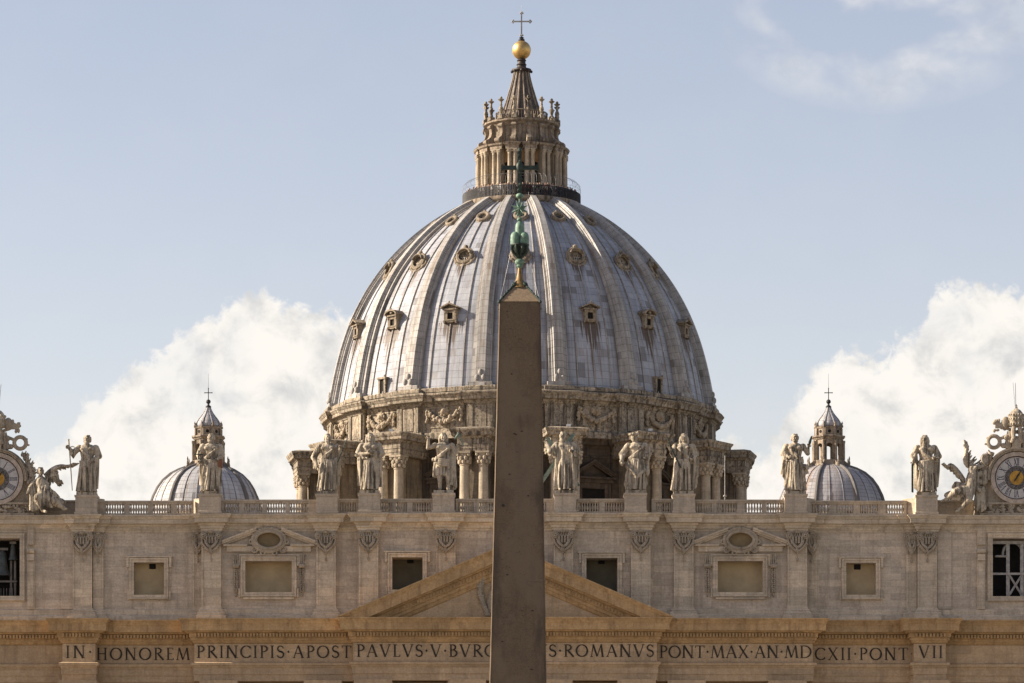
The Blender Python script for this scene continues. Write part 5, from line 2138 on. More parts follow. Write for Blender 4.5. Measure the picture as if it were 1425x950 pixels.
def robe(mb, z0, z1, prof, folds, seed, sway=0.0, n=72):
    """closed body of cloth with vertical folds; prof [(t, rx, ry)] t 0 at the hem"""
    rs = np.random.RandomState(seed)
    ks = [(rs.randint(5, 9), rs.uniform(0, 6.3), rs.uniform(-1.2, 1.2), 1.0), (rs.randint(11, 17), rs.uniform(0, 6.3), rs.uniform(-2, 2), .55), (rs.randint(18, 26), rs.uniform(0, 6.3), rs.uniform(-1, 1), .3)]
    m = 26
    v, f = [], []
    ts = np.array([p[0] for p in prof]); rx = np.array([p[1] for p in prof]); ry = np.array([p[2] for p in prof])
    for i in range(m):
        t = i / (m - 1)
        ax, ay = np.interp(t, ts, rx), np.interp(t, ts, ry)
        amp = folds * (1 - t) ** .6
        for j in range(n):
            a = 2 * PI * j / n
            q = sum(w * (1 - 2 * abs(math.sin(.5 * (k * a + ph + tw * t * 3))) ** .7) for k, ph, tw, w in ks)
            s = 1 + amp * q
            v.append((sway * t + ax * s * math.cos(a), ay * s * math.sin(a), z0 + (z1 - z0) * t))
    for i in range(m - 1):
        for j in range(n):
            k = (j + 1) % n
            f.append((i * n + j, i * n + k, (i + 1) * n + k, (i + 1) * n + j))
    mb.add(v, f + [tuple(range(n - 1, -1, -1)), tuple((m - 1) * n + j for j in range(n))], True)


def drape(mb, top, bot, n, r, seed, bulge=0.03):
    rs = random.Random(seed)
    top = [Vector(p) for p in top]; bot = [Vector(p) for p in bot]

    def along(c, t):
        x = t * (len(c) - 1)
        i = min(int(x), len(c) - 2)
        return c[i].lerp(c[i + 1], x - i)
    for i in range(n):
        t = (i + .5) / n
        a, b = along(top, t), along(bot, min(1, max(0, t + rs.uniform(-.06, .06))))
        mid = a.lerp(b, .5) + Vector((rs.uniform(-.014, .014), -bulge * rs.uniform(-.4, 1.5), 0))
        q = r * rs.uniform(.6, 1.2)
        mb.tube([a + (a - mid) * .02, a, a.lerp(mid, .5) + Vector((0, -bulge * .4, 0)), mid, mid.lerp(b, .5), b, b + (b - mid) * .02], [q * .1, q * .8, q, q, q * 1.1, q * 1.2, q * .1], 8)


def hand(mb, w, d, side=1, grip=True):
    """palm, four bent fingers and a thumb; w wrist, d direction"""
    w, d = Vector(w), Vector(d).normalized()
    s = d.cross(Vector((0, -1, 0)))
    if s.length < .1:
        s = Vector((1, 0, 0))
    s.normalize()
    nrm = s.cross(d).normalized()
    mb.cap(w, w + d * .035, .018, .02, 8)
    for i in range(4):
        o = w + d * .045 + s * (.012 * (i - 1.5))
        L_ = (.034, .042, .039, .029)[i]
        b1 = o + d * L_ * .55 + nrm * .004
        b2 = b1 + (d * .35 + nrm * .9 if grip else d * .9 + nrm * .25).normalized() * L_ * .55
        mb.tube([o - d * .01, o, b1, b2], [.006, .0075, .007, .0055], 6)
    o = w + d * .015 + s * .018 * side
    b1 = o + (d * .6 + s * .7 * side).normalized() * .022
    mb.tube([o - s * .008 * side, o, b1, b1 + (d + nrm * .5).normalized() * .018], [.007, .0085, .008, .006], 6)


def head(mb, c, turn=0.0, tilt=0.0, beard=0.0, hair=1, crown=False, bald=False):
    """c: centre of the skull; turn >0 looks to +x"""
    old = mb.M
    mb.M = old @ Matrix.Translation(c) @ Matrix.Rotation(turn, 4, 'Z') @ Matrix.Rotation(tilt, 4, 'X')
    mb.ell((0, .004, .012), (.050, .060, .058), 16, 12)
    mb.ell((0, -.014, -.022), (.040, .044, .050), 14, 10)          # jaw
    mb.tube([(0, -.050, .018), (0, -.064, -.004), (0, -.066, -.012), (0, -.054, -.018)], [.006, .010, .012, .006], 7)   # nose
    for s in (-1, 1):
        mb.tube([(s * .034, -.044, .020), (s * .018, -.056, .025), (s * .004, -.056, .020)], [.006, .009, .006], 6)      # brow
        mb.ell((s * .020, -.049, .006), (.009, .006, .006), 8, 6)   # eye
        mb.ell((s * .026, -.044, -.014), (.013, .012, .012), 8, 6)  # cheek
        mb.ell((s * .050, .004, .0), (.007, .012, .018), 8, 6)      # ear
    mb.tube([(-.016, -.050, -.034), (0, -.057, -.032), (.016, -.050, -.034)], [.004, .006, .004], 6)
    mb.ell((0, -.050, -.058), (.014, .012, .012), 8, 6)
    if not bald:
        for i in range(26):
            a = R(30 + 300 * i / 25) - PI / 2 + PI
            for zz_, rr_ in ((.052, .036), (.018, .057), (-.02, .056)):
                if math.sin(a) < -.35 and zz_ < .04:
                    continue
                mb.ell((.9 * rr_ * math.cos(a), .006 + rr_ * math.sin(a), zz_ + random.uniform(-.012, .012)), (.014, .014, .020), 7, 5)
        mb.ell((0, .010, .034), (.050, .056, .046), 14, 10)
        if hair > 1:
            for s in (-1, 1):
                mb.tube([(s * .050, .01, .02), (s * .058, .008, -.03), (s * .056, .0, -.085), (s * .045, -.01, -.125)], [.018, .022, .020, .008], 8)
            mb.tube([(0, .05, .02), (0, .06, -.04), (0, .055, -.11)], [.03, .035, .02], 8)
    if beard:
        for i in range(12):
            x = (i / 11 - .5) * .075
            mb.tube([(x, -.046 + abs(x) * .5, -.036), (x * .9, -.054 + abs(x) * .3, -.036 - .5 * beard * .09), (x * .5, -.046, -.05 - beard * .09 * random.uniform(.7, 1.1))], [.009, .011, .005], 6)
    if crown:
        for i in range(12):
            a = 2 * PI * i / 12
            mb.ell((.066 * math.cos(a), .004 + .070 * math.sin(a), .056 + random.uniform(-.008, .008)), (.019, .019, .024), 7, 5)
        mb.tube([(.062 * math.cos(a), .004 + .068 * math.sin(a), .046) for a in np.linspace(0, 2 * PI, 17)[:-1]], .014, 6, closed=True)
    mb.M = old


def figure(cfg):
    """standing draped figure, height 1, facing -Y; returns a remeshed body"""
    S = cfg.get('S', 5.35)
    mb = MB()
    WX = cfg.get('wx', 1.13)
    mb.M = Matrix.Diagonal((S * WX, S * 1.1, S, 1))
    seed = cfg['seed']
    random.seed(seed)
    sw = cfg.get('sway', .02)
    if cfg.get('tunic'):
        robe(mb, .27, .60, [(0, .125, .085), (.4, .115, .082), (.8, .095, .07), (1, .09, .066)], .07, seed, sw * .5)
        for s, (hip, knee, foot) in zip((-1, 1), cfg['legs']):
            mb.cap(hip, knee, .060, .042, 12)
            mb.cap(knee, foot, .042, .024, 12)
            mb.ell(Vector(knee).lerp(Vector(foot), .3) + Vector((0, .012, 0)), (.036, .036, .07), 10, 8)
            mb.cap(Vector(foot) + Vector((0, .015, -.012)), Vector(foot) + Vector((s * .012, -.075, -.022)), .022, .018, 8)
    else:
        robe(mb, .012, .60, cfg.get('robe', [(0, .150, .115), (.25, .140, .105), (.55, .125, .09), (.8, .108, .078), (1, .10, .068)]), cfg.get('folds', .085) * 1.55, seed, sw)
        drape(mb, [(-.105 + sw, -.075, .54), (-.03 + sw, -.098, .555), (.05 + sw, -.098, .55), (.11 + sw, -.07, .53)], [(-.155, -.085, .02), (-.06, -.135, .02), (.06, -.135, .02), (.155, -.08, .02)], cfg.get('ridges', 8), .0175, seed + 40, .02)
        kx = cfg.get('knee', -.055)
        mb.cap((kx + sw * .5, -.045, .46), (kx, -.088, .285), .055, .048, 10)
        mb.cap((kx, -.085, .28), (kx * 1.1, -.07, .05), .044, .03, 10)
        for s in (-1, 1):
            mb.cap((s * .062, -.075, .018), (s * .078, -.148, .014), .022, .017, 8)
    # torso
    v = [(0.0, .105, .07, .56), (0, .098, .066, .62), (.0, .112, .078, .70), (0, .128, .082, .77), (0, .118, .07, .815), (0, .06, .045, .845)]
    n = 20
    vs, fs = [], []
    for k, (dx, rx, ry, z) in enumerate(v):
        for j in range(n):
            a = 2 * PI * j / n
            vs.append((sw + rx * math.cos(a), ry * math.sin(a), z))
    for k in range(len(v) - 1):
        for j in range(n):
            q = (j + 1) % n
            fs.append((k * n + j, k * n + q, (k + 1) * n + q, (k + 1) * n + j))
    mb.add(vs, fs + [tuple(range(n - 1, -1, -1)), tuple((len(v) - 1) * n + j for j in range(n))], True)
    for s in (-1, 1):
        mb.ell((sw + s * .055, -.062, .755), (.055, .03, .038), 10, 8)
        mb.ell((sw + s * .125, 0, .795), (.05, .05, .048), 10, 8)
    hx = cfg.get('headx', 0.0)
    hc = Vector((sw + hx, -.018, .930))
    mb.cap((sw, .0, .82), hc + Vector((0, .012, -.04)), .038, .034, 10)
    head(mb, hc, cfg.get('turn', 0), cfg.get('tilt', 0), cfg.get('beard', 0), cfg.get('hair', 1), cfg.get('crown', False), cfg.get('bald', False))
    # arms
    for s, (el, ha) in zip((-1, 1), cfg['arms']):
        sh = Vector((sw + s * .130, 0, .79))
        el, ha = Vector(el), Vector(ha)
        bare = cfg.get('bare', ())
        r0 = .043 if s in bare else .052
        mb.cap(sh, el, r0, .036 if s in bare else .050, 10)
        mb.cap(el, ha, .034 if s in bare else .044, .022 if s in bare else .028, 10)
        if s not in bare:
            drape(mb, [sh + Vector((0, -.02, -.03)), el], [el + Vector((0, -.02, -.10)), ha + Vector((0, 0, -.08))], 5, .016, seed + 7, .02)
    # mantle across the chest and hanging from the arm
    for i in range(cfg.get('sash', 5)):
        t = i / 4
        d = cfg.get('sash_dir', 1)
        p = [(sw - d * (.12 - .02 * t), -.02 - .01 * t, .80 - .03 * t), (sw - d * (.06 - .03 * t), -.088, .715 - .045 * t), (sw + d * .03, -.098, .635 - .05 * t), (sw + d * .115, -.06, .565 - .055 * t), (sw + d * .13, .0, .54 - .05 * t)]
        mb.tube(p, [.012, .017, .019, .017, .012], 8)
    for i in range(cfg.get('waist', 4)):
        d = -cfg.get('sash_dir', 1)
        z = .575 - .035 * i
        p = [(sw - .12, -.03, z + d * .02), (sw - .05, -.095, z - .035), (sw + .05, -.098, z - .03 + d * -.01), (sw + .125, -.03, z + d * -.03)]
        mb.tube(p, [.012, .018, .018, .012], 8)
    for i, (top, bot, nn, r_) in enumerate(cfg.get('drapes', [])):
        drape(mb, top, bot, nn, r_, seed * 3 + i)
    for c, q in cfg.get('blobs', []):
        mb.ell(c, q, 12, 8)
    me = remesh(mb, .0075 * S, 2)
    hm = MB()
    hm.M = Matrix.Diagonal((S * WX, S * 1.1, S, 1))
    for s, (el, ha) in zip((-1, 1), cfg['arms']):
        el, ha = Vector(el), Vector(ha)
        hand(hm, ha, (ha - el), s)
    return me, hm


def join_hand(me, hm):
    """hands stay part of the one figure mesh"""
    n0 = len(me.vertices)
    vs = [tuple(v.co) for v in me.vertices] + hm.v
    fs = [tuple(p.vertices) for p in me.polygons] + [tuple(n0 + i for i in f) for f in hm.f]
    out = bpy.data.meshes.new("figure")
    out.from_pydata(vs, [], fs)
    out.polygons.foreach_set('use_smooth', np.ones(len(out.polygons), dtype=bool))
    out.update()
    bpy.data.meshes.remove(me)
    return out


ZPED = 46.22


def statue(px_c, y, label, cfg, attrs=(), pw=1.0, ybase=None):
    xc = xm(px_c)
    zbase = ZPED if ybase is None else zm(ybase)
    t = thing("statue", label, "statue", (xc, y, 44.4), "saints along the roofline")
    mb = MB()
    mb.M = Matrix.Translation((xc, y, 0))
    mb.sweep([(-pw, .9), (-pw, -.9), (pw, -.9), (pw, .9)], [(-.9, 44.42), (.08, 44.42), (.08, 44.6), (0, 44.64), (0, 45.95), (.06, 46.0), (.08, 46.1), (.08, 46.2), (-.9, 46.22)])
    link("pedestal", mb, 'rail', t)
    mb = MB()
    mb.M = Matrix.Translation((xc, y, zbase))
    mb.box(-.92, .92, -.78, .72, -.01, .26)
    link("plinth", mb, 'statue', t)
    me, hm = figure(cfg)
    me = join_hand(me, hm)
    o = link("figure", me, 'statue', t)
    o.location = (xc, y, zbase + .24)
    S = cfg.get('S', 5.35)
    for nm, mat, fn in attrs:
        b = MB()
        b.M = Matrix.Translation((xc, y, zbase + .24)) @ Matrix.Diagonal((S * 1.13, S * 1.1, S, 1))
        fn(b)
        link(nm, b, mat, t)
    return t


YS = YO - .35


def A_sword(b):
    b.tube([(-.262, -.10, .80), (-.215, -.11, .03)], [.011, .006], 6, flat=.5)
    b.cap((-.266, -.10, .80), (-.272, -.10, .90), .012, .012, 8)
    b.ell((-.273, -.10, .915), .016, 8, 6)
    b.tube([(-.32, -.10, .79), (-.29, -.10, .775), (-.25, -.10, .785), (-.21, -.10, .80), (-.18, -.1, .785)], [.006, .008, .009, .008, .006], 6)


statue(119, YS, "bearded statue resting one hand on a tall upright sword beside the reclining angel", dict(
    seed=11, sway=.005, beard=1.0, hair=1, turn=-.25, arms=[((-.205, -.05, .69), (-.262, -.09, .765)), ((.185, .0, .64), (.105, -.105, .565))], knee=-.045,
    drapes=[([(.13, 0, .80), (.18, -.03, .65)], [(.10, -.07, .10), (.15, .02, .08)], 6, .020), ([(.06, -.09, .58), (.15, -.05, .60)], [(.05, -.10, .22), (.14, -.05, .16)], 5, .017)]),
    [("sword", 'ornament', A_sword)])


def A_smallcross(b):
    b.cap((-.178, -.13, .50), (-.17, -.13, .70), .010, .010, 6)
    b.cap((-.235, -.13, .635), (-.115, -.13, .635), .010, .010, 6)


def A_book(b):
    b.box(.115, .185, -.10, .02, .42, .56)


statue(292.5, YMI - .45, "statue holding a small dark cross and a red-brown book before the small dome", dict(
    seed=22, sway=.01, beard=.4, turn=-.35, arms=[((-.175, .0, .64), (-.165, -.11, .55)), ((.175, .0, .65), (.13, -.09, .565))], sash=4, sash_dir=-1,
    drapes=[([(.13, -.02, .80), (.18, 0, .66)], [(.10, -.08, .12), (.155, .0, .10)], 5, .020), ([(-.17, -.02, .55), (-.12, -.05, .56)], [(-.16, .0, .12), (-.10, -.07, .10)], 4, .018)]),
    [("hand_cross", 'bronze_dark', A_smallcross), ("book", 'book', A_book)])


def A_spear(b):
    b.tube([(.165, -.10, .50), (.315, -.10, .93)], [.008, .006], 6)


statue(455, YMI - .45, "statue leaning sideways with a thin spear slanting up from its arm", dict(
    seed=33, sway=.015, turn=.25, beard=.6, headx=-.01, arms=[((-.205, .01, .60), (-.16, -.07, .46)), ((.205, -.02, .67), (.205, -.09, .74))], sash=5, sash_dir=-1,
    robe=[(0, .155, .11), (.3, .145, .105), (.55, .14, .09), (.8, .115, .08), (1, .10, .068)], waist=5,
    drapes=[([(-.14, 0, .78), (-.21, 0, .60)], [(-.17, -.02, .42), (-.20, .02, .40)], 4, .02), ([(.12, -.06, .60), (.20, -.02, .64)], [(.08, -.09, .08), (.17, .0, .12)], 6, .019),
            ([(-.10, -.08, .50), (.10, -.08, .56)], [(-.13, -.08, .28), (.06, -.10, .34)], 4, .018)]),
    [("spear", 'bronze_dark', A_spear)])

statue(514.5, YCE - .35, "robed statue with both arms folded across the chest", dict(
    seed=44, sway=.01, turn=.15, beard=.7, hair=2, arms=[((-.185, -.02, .63), (-.02, -.125, .635)), ((.185, -.02, .64), (.03, -.135, .665))], sash=3, folds=.10,
    drapes=[([(-.14, .0, .78), (-.18, .0, .60)], [(-.12, -.06, .08), (-.165, .02, .10)], 6, .020), ([(.14, .0, .78), (.18, .0, .62)], [(.12, -.06, .06), (.165, .02, .08)], 6, .020)]))


def A_greencross(b):
    b.tube([(.305, -.02, .77), (.215, -.02, 1.02)], [.010, .010], 6)
    b.tube([(.20, -.02, .93), (.275, -.02, .965)], [.010, .010], 6)
    b.tube([(.225, -.02, 1.0), (.165, -.03, .90)], [.014, .016], 6)


statue(617.5, YCE - .35, "bare-legged statue raising one arm, with a green cross at its shoulder", dict(
    seed=55, sway=-.005, tunic=True, turn=.2, hair=2, bare=(-1,), legs=[((-.05, 0, .5), (-.062, -.03, .27), (-.055, -.01, .045)), ((.055, 0, .5), (.062, -.055, .28), (.075, -.02, .045))],
    arms=[((-.235, -.02, .745), (-.235, -.05, .885)), ((.17, .03, .68), (.21, .0, .76))], sash=4, sash_dir=-1,
    drapes=[([(.12, .02, .80), (.18, .03, .70)], [(.10, .0, .12), (.19, .05, .07)], 7, .023), ([(.13, .05, .75), (.17, .05, .6)], [(.06, .06, .04), (.18, .06, .04)], 6, .024), ([(-.12, .04, .58), (-.10, .05, .6)], [(-.15, .03, .25), (-.10, .05, .24)], 3, .02)],
    blobs=[((-.155, -.02, .545), (.035, .03, .035)), ((.10, .06, .06), (.06, .05, .06))]),
    [("green_cross", 'patina_pale', A_greencross)])


def A_saltire(b):
    for (x0, z0, x1, z1, y) in ((-.375, .13, .13, .985, .075), (-.27, .93, .20, .10, .13)):
        p, q = Vector((x0, y, z0)), Vector((x1, y, z1))
        d = (q - p).normalized()
        nn = Vector((-d.z, 0, d.x)) * .028
        m = [p + nn, p - nn, q - nn, q + nn]
        b.add([a + Vector((0, -.028, 0)) for a in m] + [a + Vector((0, .028, 0)) for a in m], [(0, 1, 2, 3), (7, 6, 5, 4), (0, 4, 5, 1), (1, 5, 6, 2), (2, 6, 7, 3), (3, 7, 4, 0)])


statue(786.5, YCE - .35, "long-robed statue embracing a large greenish diagonal cross", dict(
    seed=66, sway=.0, turn=-.45, beard=1.1, bald=False, headx=-.03, S=5.45, arms=[((-.225, -.06, .67), (-.265, -.02, .80)), ((.185, -.01, .66), (.10, -.12, .665))], sash=4, sash_dir=1, folds=.11,
    robe=[(0, .185, .115), (.25, .172, .11), (.55, .155, .10), (.8, .135, .085), (1, .11, .07)],
    drapes=[([(-.14, -.06, .78), (.12, -.08, .74)], [(-.16, -.10, .06), (.15, -.10, .06)], 11, .020), ([(.14, .0, .78), (.20, .0, .64)], [(.155, .0, .1), (.195, .03, .3)], 4, .022)]),
    [("diagonal_cross", 'patina_pale', A_saltire)])

statue(884, YCE - .35, "statue with a wreath-like crown and deep looping folds in its robe", dict(
    seed=77, sway=.02, turn=-.1, crown=True, headx=-.045, tilt=.05, arms=[((-.205, .0, .64), (-.205, -.10, .50)), ((.215, .0, .69), (.165, -.08, .60))], sash=4, sash_dir=-1, folds=.08,
    robe=[(0, .135, .11), (.2, .165, .115), (.5, .155, .10), (.8, .118, .082), (1, .10, .068)],
    drapes=[([(.13, 0, .80), (.22, .0, .69)], [(.13, -.02, .40), (.20, .0, .30)], 5, .022)] +
           [([(-.15, -.06, .50 - .03 * i), (-.145, -.06, .49 - .03 * i)], [(.02, -.13, .20 + .02 * i), (.03, -.13, .20 + .02 * i)], 1, .02) for i in range(4)] +
           [([(.16, -.05, .36 + .03 * i), (.16, -.05, .37 + .03 * i)], [(.0, -.13, .18 + .03 * i), (.01, -.13, .18 + .03 * i)], 1, .02) for i in range(4)],
    blobs=[((.17, -.03, .34), (.05, .06, .10)), ((-.22, -.09, .50), (.03, .04, .045))]))


def A_staff(b):
    b.tube([(-.265, -.10, .97), (-.17, -.12, .70), (-.05, -.14, .40)], [.006, .009, .012], 6)


statue(951.5, YMI - .45, "long-haired statue raising a thin dark staff, cloak spread wide to its feet", dict(
    seed=88, sway=.005, turn=-.1, hair=2, arms=[((-.165, -.05, .665), (-.215, -.09, .755)), ((.185, .0, .65), (.135, -.10, .575))], sash=3, knee=-.05,
    drapes=[([(-.12, .0, .70), (-.10, -.06, .56)], [(-.19, .0, .03), (-.10, -.08, .03)], 6, .021), ([(.15, .02, .76), (.19, .0, .64)], [(.13, .0, .03), (.20, .05, .10)], 6, .022), ([(.18, .02, .62), (.22, .02, .60)], [(.19, .03, .10), (.23, .03, .35)], 4, .02)]),
    [("staff", 'bronze_dark', A_staff)])


def A_knife(b):
    b.cap((.195, -.08, .74), (.205, -.08, .80), .011, .011, 6)
    b.tube([(.205, -.08, .80), (.215, -.08, .86), (.24, -.08, .945), (.25, -.08, .965)], [.016, .022, .014, .003], 6, flat=.4)


statue(1107.5, YMI - .45, "cloaked statue lifting a short dark knife beside the see-through lantern", dict(
    seed=99, sway=-.01, turn=.15, beard=.5, arms=[((-.185, .0, .66), (-.12, -.10, .60)), ((.185, -.03, .66), (.192, -.07, .76))], sash=4, sash_dir=1, knee=.055, bare=(1,),
    drapes=[([(-.13, .0, .80), (-.19, .0, .66)], [(-.15, .0, .20), (-.215, .02, .33)], 6, .023), ([(-.10, .02, .60), (-.14, .02, .60)], [(-.12, .0, .05), (-.16, .03, .10)], 4, .022), ([(.05, -.09, .52), (.15, -.04, .46)], [(.10, -.10, .26), (.19, -.02, .32)], 5, .02)],
    blobs=[((.13, -.07, .42), (.075, .06, .06))]), [("knife", 'bronze_dark', A_knife)])


def A_saw(b):
    b.box(-.225, -.20, -.11, -.095, .0, .50)
    for i in range(24):
        z = .01 + i * .02
        b.add([(-.225, -.11, z), (-.225, -.11, z + .018), (-.24, -.1025, z + .009), (-.225, -.095, z), (-.225, -.095, z + .018)], [(0, 1, 2), (4, 3, 2), (0, 2, 3), (1, 4, 2)])
    b.cap((-.235, -.10, .515), (-.19, -.10, .515), .013, .013, 6)


statue(1290.5, YS, "long-bearded statue leaning on a tall dark saw beside the winged angel", dict(
    seed=111, sway=.0, turn=-.3, beard=1.5, hair=2, headx=-.02, arms=[((-.195, .0, .65), (-.205, -.09, .54)), ((.20, .0, .64), (.12, -.11, .60))], sash=4, sash_dir=1, knee=-.05,
    drapes=[([(.13, .0, .81), (.215, .0, .64)], [(.11, -.04, .08), (.19, .02, .12)], 7, .023), ([(-.14, .0, .78), (-.19, .02, .62)], [(-.12, .02, .05), (-.17, .04, .10)], 5, .02)],
    blobs=[((.15, -.10, .595), (.07, .05, .016))]), [("saw", 'bronze_dark', A_saw)])


# ------------------------------------------------------------------ CLOCKS with tiara and keys
def clock(px_c, py_c, label, mirror):
    Y = YO - .25
    xc, zc = PX(px_c, Y), PZ(py_c, Y)
    t = thing("clock", label, "clock", (xc, Y, 44.4), "clocks on the roofline")

    def B():
        b = MB()
        b.M = Matrix.Translation((xc, Y, zc)) @ Matrix.Diagonal((mirror, 1, 1, 1))
        return b

    def disc(b, r, y0, y1, n=64):
        b.prism([(r * math.cos(a), r * math.sin(a)) for a in np.linspace(0, 2 * PI, n + 1)[:-1]], y0, y1)

    def ring(b, r0, r1, y0, y1, n=72):
        for i in range(n):
            a0, a1 = 2 * PI * i / n, 2 * PI * (i + 1) / n
            b.prism([(r0 * math.cos(a0), r0 * math.sin(a0)), (r1 * math.cos(a0), r1 * math.sin(a0)), (r1 * math.cos(a1), r1 * math.sin(a1)), (r0 * math.cos(a1), r0 * math.sin(a1))], y0, y1)
    # stone surround: stepped back wall with scrolled shoulders
    b = B()
    zb_ = 44.42 - zc
    outl = [(-3.9, zb_), (3.9, zb_), (3.75, zb_ + 1.1), (3.2, zb_ + 1.5), (2.95, -1.0), (2.9, -.1)] + [(2.9 * math.cos(a), 2.9 * math.sin(a)) for a in np.linspace(.1, PI - .1, 24)] + [(-2.9, -.1), (-2.95, -1.0), (-3.2, zb_ + 1.5), (-3.75, zb_ + 1.1)]
    b.prism(outl, .15, 1.2)
    b.box(-3.4, 3.4, -.35, .4, zb_, zb_ + .2)
    b.box(-3.3, 3.3, -.25, .4, zb_ + 1.0, zb_ + 1.2)
    sur = link("surround", b, 'ornament', t)
    b = B()
    for i in range(16):
        a0, a1 = R(-5 + 190 * i / 16), R(-5 + 190 * (i + 1) / 16)
        for r0, r1, dd in ((2.48, 2.62, .42), (2.64, 2.74, .55), (2.76, 2.84, .35)):
            b.prism([(r0 * math.cos(a0), r0 * math.sin(a0)), (r1 * math.cos(a0), r1 * math.sin(a0)), (r1 * math.cos(a1), r1 * math.sin(a1)), (r0 * math.cos(a1), r0 * math.sin(a1))], -dd, .3)
    link("arch_moulding", b, 'ornament', sur)
    b = B()
    rs = random.Random(5 if mirror > 0 else 9)
    for i in range(70):
        b.ell((rs.uniform(-3.1, 3.1), -.1, zb_ + rs.uniform(.25, .95)), (rs.uniform(.12, .3), .14, rs.uniform(.08, .2)), 7, 5)
    for s in (-1, 1):
        for q in range(26):
            u = q / 25
            for q2 in range(2):
                p = Vector((s * (2.75 + .6 * u + rs.uniform(-.15, .35)), rs.uniform(-.25, .15), .9 - 2.7 * u + rs.uniform(-.15, .15)))
                b.cap(p, p + Vector((s * rs.uniform(-.2, .45), rs.uniform(-.15, .1), rs.uniform(-.45, .35))), rs.uniform(.11, .2), rs.uniform(.03, .1), 7)
        b.tube([(s * (2.9 + .5 * math.sin(u * 2.2)), -.15, 1.3 - 2.9 * u) for u in np.linspace(0, 1, 10)], .17, 7)
        for q in range(18):
            u = q / 17
            for q2 in range(3):
                p = Vector((s * (2.3 + .95 * u + rs.uniform(-.15, .25)), rs.uniform(-.15, .2), 2.1 - 1.6 * u + rs.uniform(-.1, .3)))
                b.cap(p, p + Vector((s * rs.uniform(.0, .4), rs.uniform(-.15, .1), rs.uniform(-.1, .5))), rs.uniform(.10, .17), rs.uniform(.02, .07), 7)
    link("carved_relief", b, 'ornament', sur)
    b = B()
    ring(b, 2.02, 2.40, -.30, .3)
    link("stone_rim", b, 'dial_rim', t)
    b = B()
    ring(b, 1.93, 2.018, -.24, .3)
    link("dark_rim", b, 'dial_ring', t)
    b = B()
    disc(b, 1.928, -.15, .2)
    dial = link("dial", b, 'dial', t)
    b = B()
    ring(b, 1.0, 1.10, -.185, -.1)
    ring(b, .66, .998, -.18, -.1)
    link("inner_ring", b, 'dial_grey', dial)
    b = B()
    disc(b, .655, -.20, -.1, 40)
    link("dial_centre", b, 'dial_centre', dial)
    # numerals: read from the centre
    b = MB()
    rom = ["XII", "I", "II", "III", "IIII", "V", "VI", "VII", "VIII", "IX", "X", "XI"]
    for k, s in enumerate(rom):
        a = -k * PI / 6
        b.M = Matrix.Translation((xc, Y - .152, zc)) @ Matrix.Rotation(-a, 4, 'Y') @ Matrix.Translation((0, 0, 1.16))
        w = sum(LET[c][0] for c in s)
        h = .64
        sx = .52
        x = -w * h * sx / 2
        for c in s:
            glyph(b, c, x, 0, h, 0, sx, 1.25, .005)
            x += LET[c][0] * h * sx
    link("numerals", b, 'numeral', dial)
    b = B()
    b.M = Matrix.Translation((xc, Y - .23, zc)) @ Matrix.Rotation(R(32), 4, 'Y')
    b.prism([(-.05, -.4), (.05, -.4), (.08, .3), (0, .85), (-.08, .3)], -.04, .03)
    link("clock_hand", b, 'iron', dial)
    # tiara over crossed keys
    b = B()
    b.box(-.38, .38, -.5, .4, 2.55, 3.45)
    b.ell((0, -.1, 3.4), (.5, .4, .5), 10, 8)
    for s in (-1, 1):
        b.tube([(s * .25, -.35, 4.75), (s * .35, -.4, 4.2), (s * .3, -.45, 3.7), (s * .5, -.45, 3.2)], [.2, .22, .2, .16], 8)
        b.tube([(s * .85, .0, 2.75), (s * .65, .0, 3.5), (s * .55, 0, 4.3)], [.38, .34, .3], 8)
        b.ell((s * 1.2, -.1, 3.0), (.3, .22, .25), 8, 6)
        b.ell((s * .9, -.15, 3.75), (.3, .2, .3), 8, 6)
    link("tiara_stand", b, 'ornament', t)
    b = B()
    b.lathe([(.62, 4.75), (.74, 4.85), (.70, 4.95), (.70, 5.25), (.76, 5.33), (.72, 5.42), (.72, 5.65), (.76, 5.73), (.66, 5.85), (.58, 6.05), (.4, 6.28), (.18, 6.42), (.1, 6.48)], 24, 0, 0)
    for zz_ in (4.9, 5.38, 5.75):
        for q in range(18):
            a = 2 * PI * q / 18
            b.ell((.74 * math.cos(a), .74 * math.sin(a), zz_ + .06), (.07, .07, .12), 6, 5)
    b.ell((0, 0, 6.55), .12, 8, 6)
    b.cap((0, 0, 6.6), (0, 0, 6.85), .03, .03, 5)
    b.cap((-.1, 0, 6.72), (.1, 0, 6.72), .025, .025, 5)
    link("tiara", b, 'statue', t)
    for s in (-1, 1):
        b = B()
        rr_ = .55
        cx_, cz_ = s * 2.10, 3.35
        b.tube([(cx_ + rr_ * math.cos(a), -.1, cz_ + rr_ * math.sin(a)) for a in np.linspace(0, 2 * PI, 22)[:-1]], .19, 8, closed=True)
        b.ell((cx_ + s * .75, -.1, cz_ - .2), (.14, .1, .1), 7, 5)
        b.ell((cx_ + s * .62, -.1, cz_ + .35), (.1, .1, .1), 7, 5)
        b.tube([(cx_ - s * .5, -.1, cz_ + .25), (s * .2, .05 * s, 4.2), (-s * 1.2, .1, 4.75)], .15, 8)
        # bit of the key on the far side, ragged wards
        bx, bz = -s * 1.55, 4.85
        b.box(bx - .42, bx + .42, -.14, .14, bz - .22, bz + .3)
        for q in range(9):
            b.ell((bx + rs.uniform(-.55, .55), 0, bz + rs.uniform(-.5, .5)), (rs.uniform(.12, .22), .16, rs.uniform(.12, .24)), 7, 5)
        b.ell((-s * 1.95, 0, 5.2), (.18, .12, .1), 7, 5)
        b.ell((-s * 1.75, 0, 4.45), (.22, .12, .13), 7, 5)
        b.ell((-s * .98, .0, 5.1), (.42, .3, .62), 10, 8)
        link("crossed_key", b, 'ornament', t)
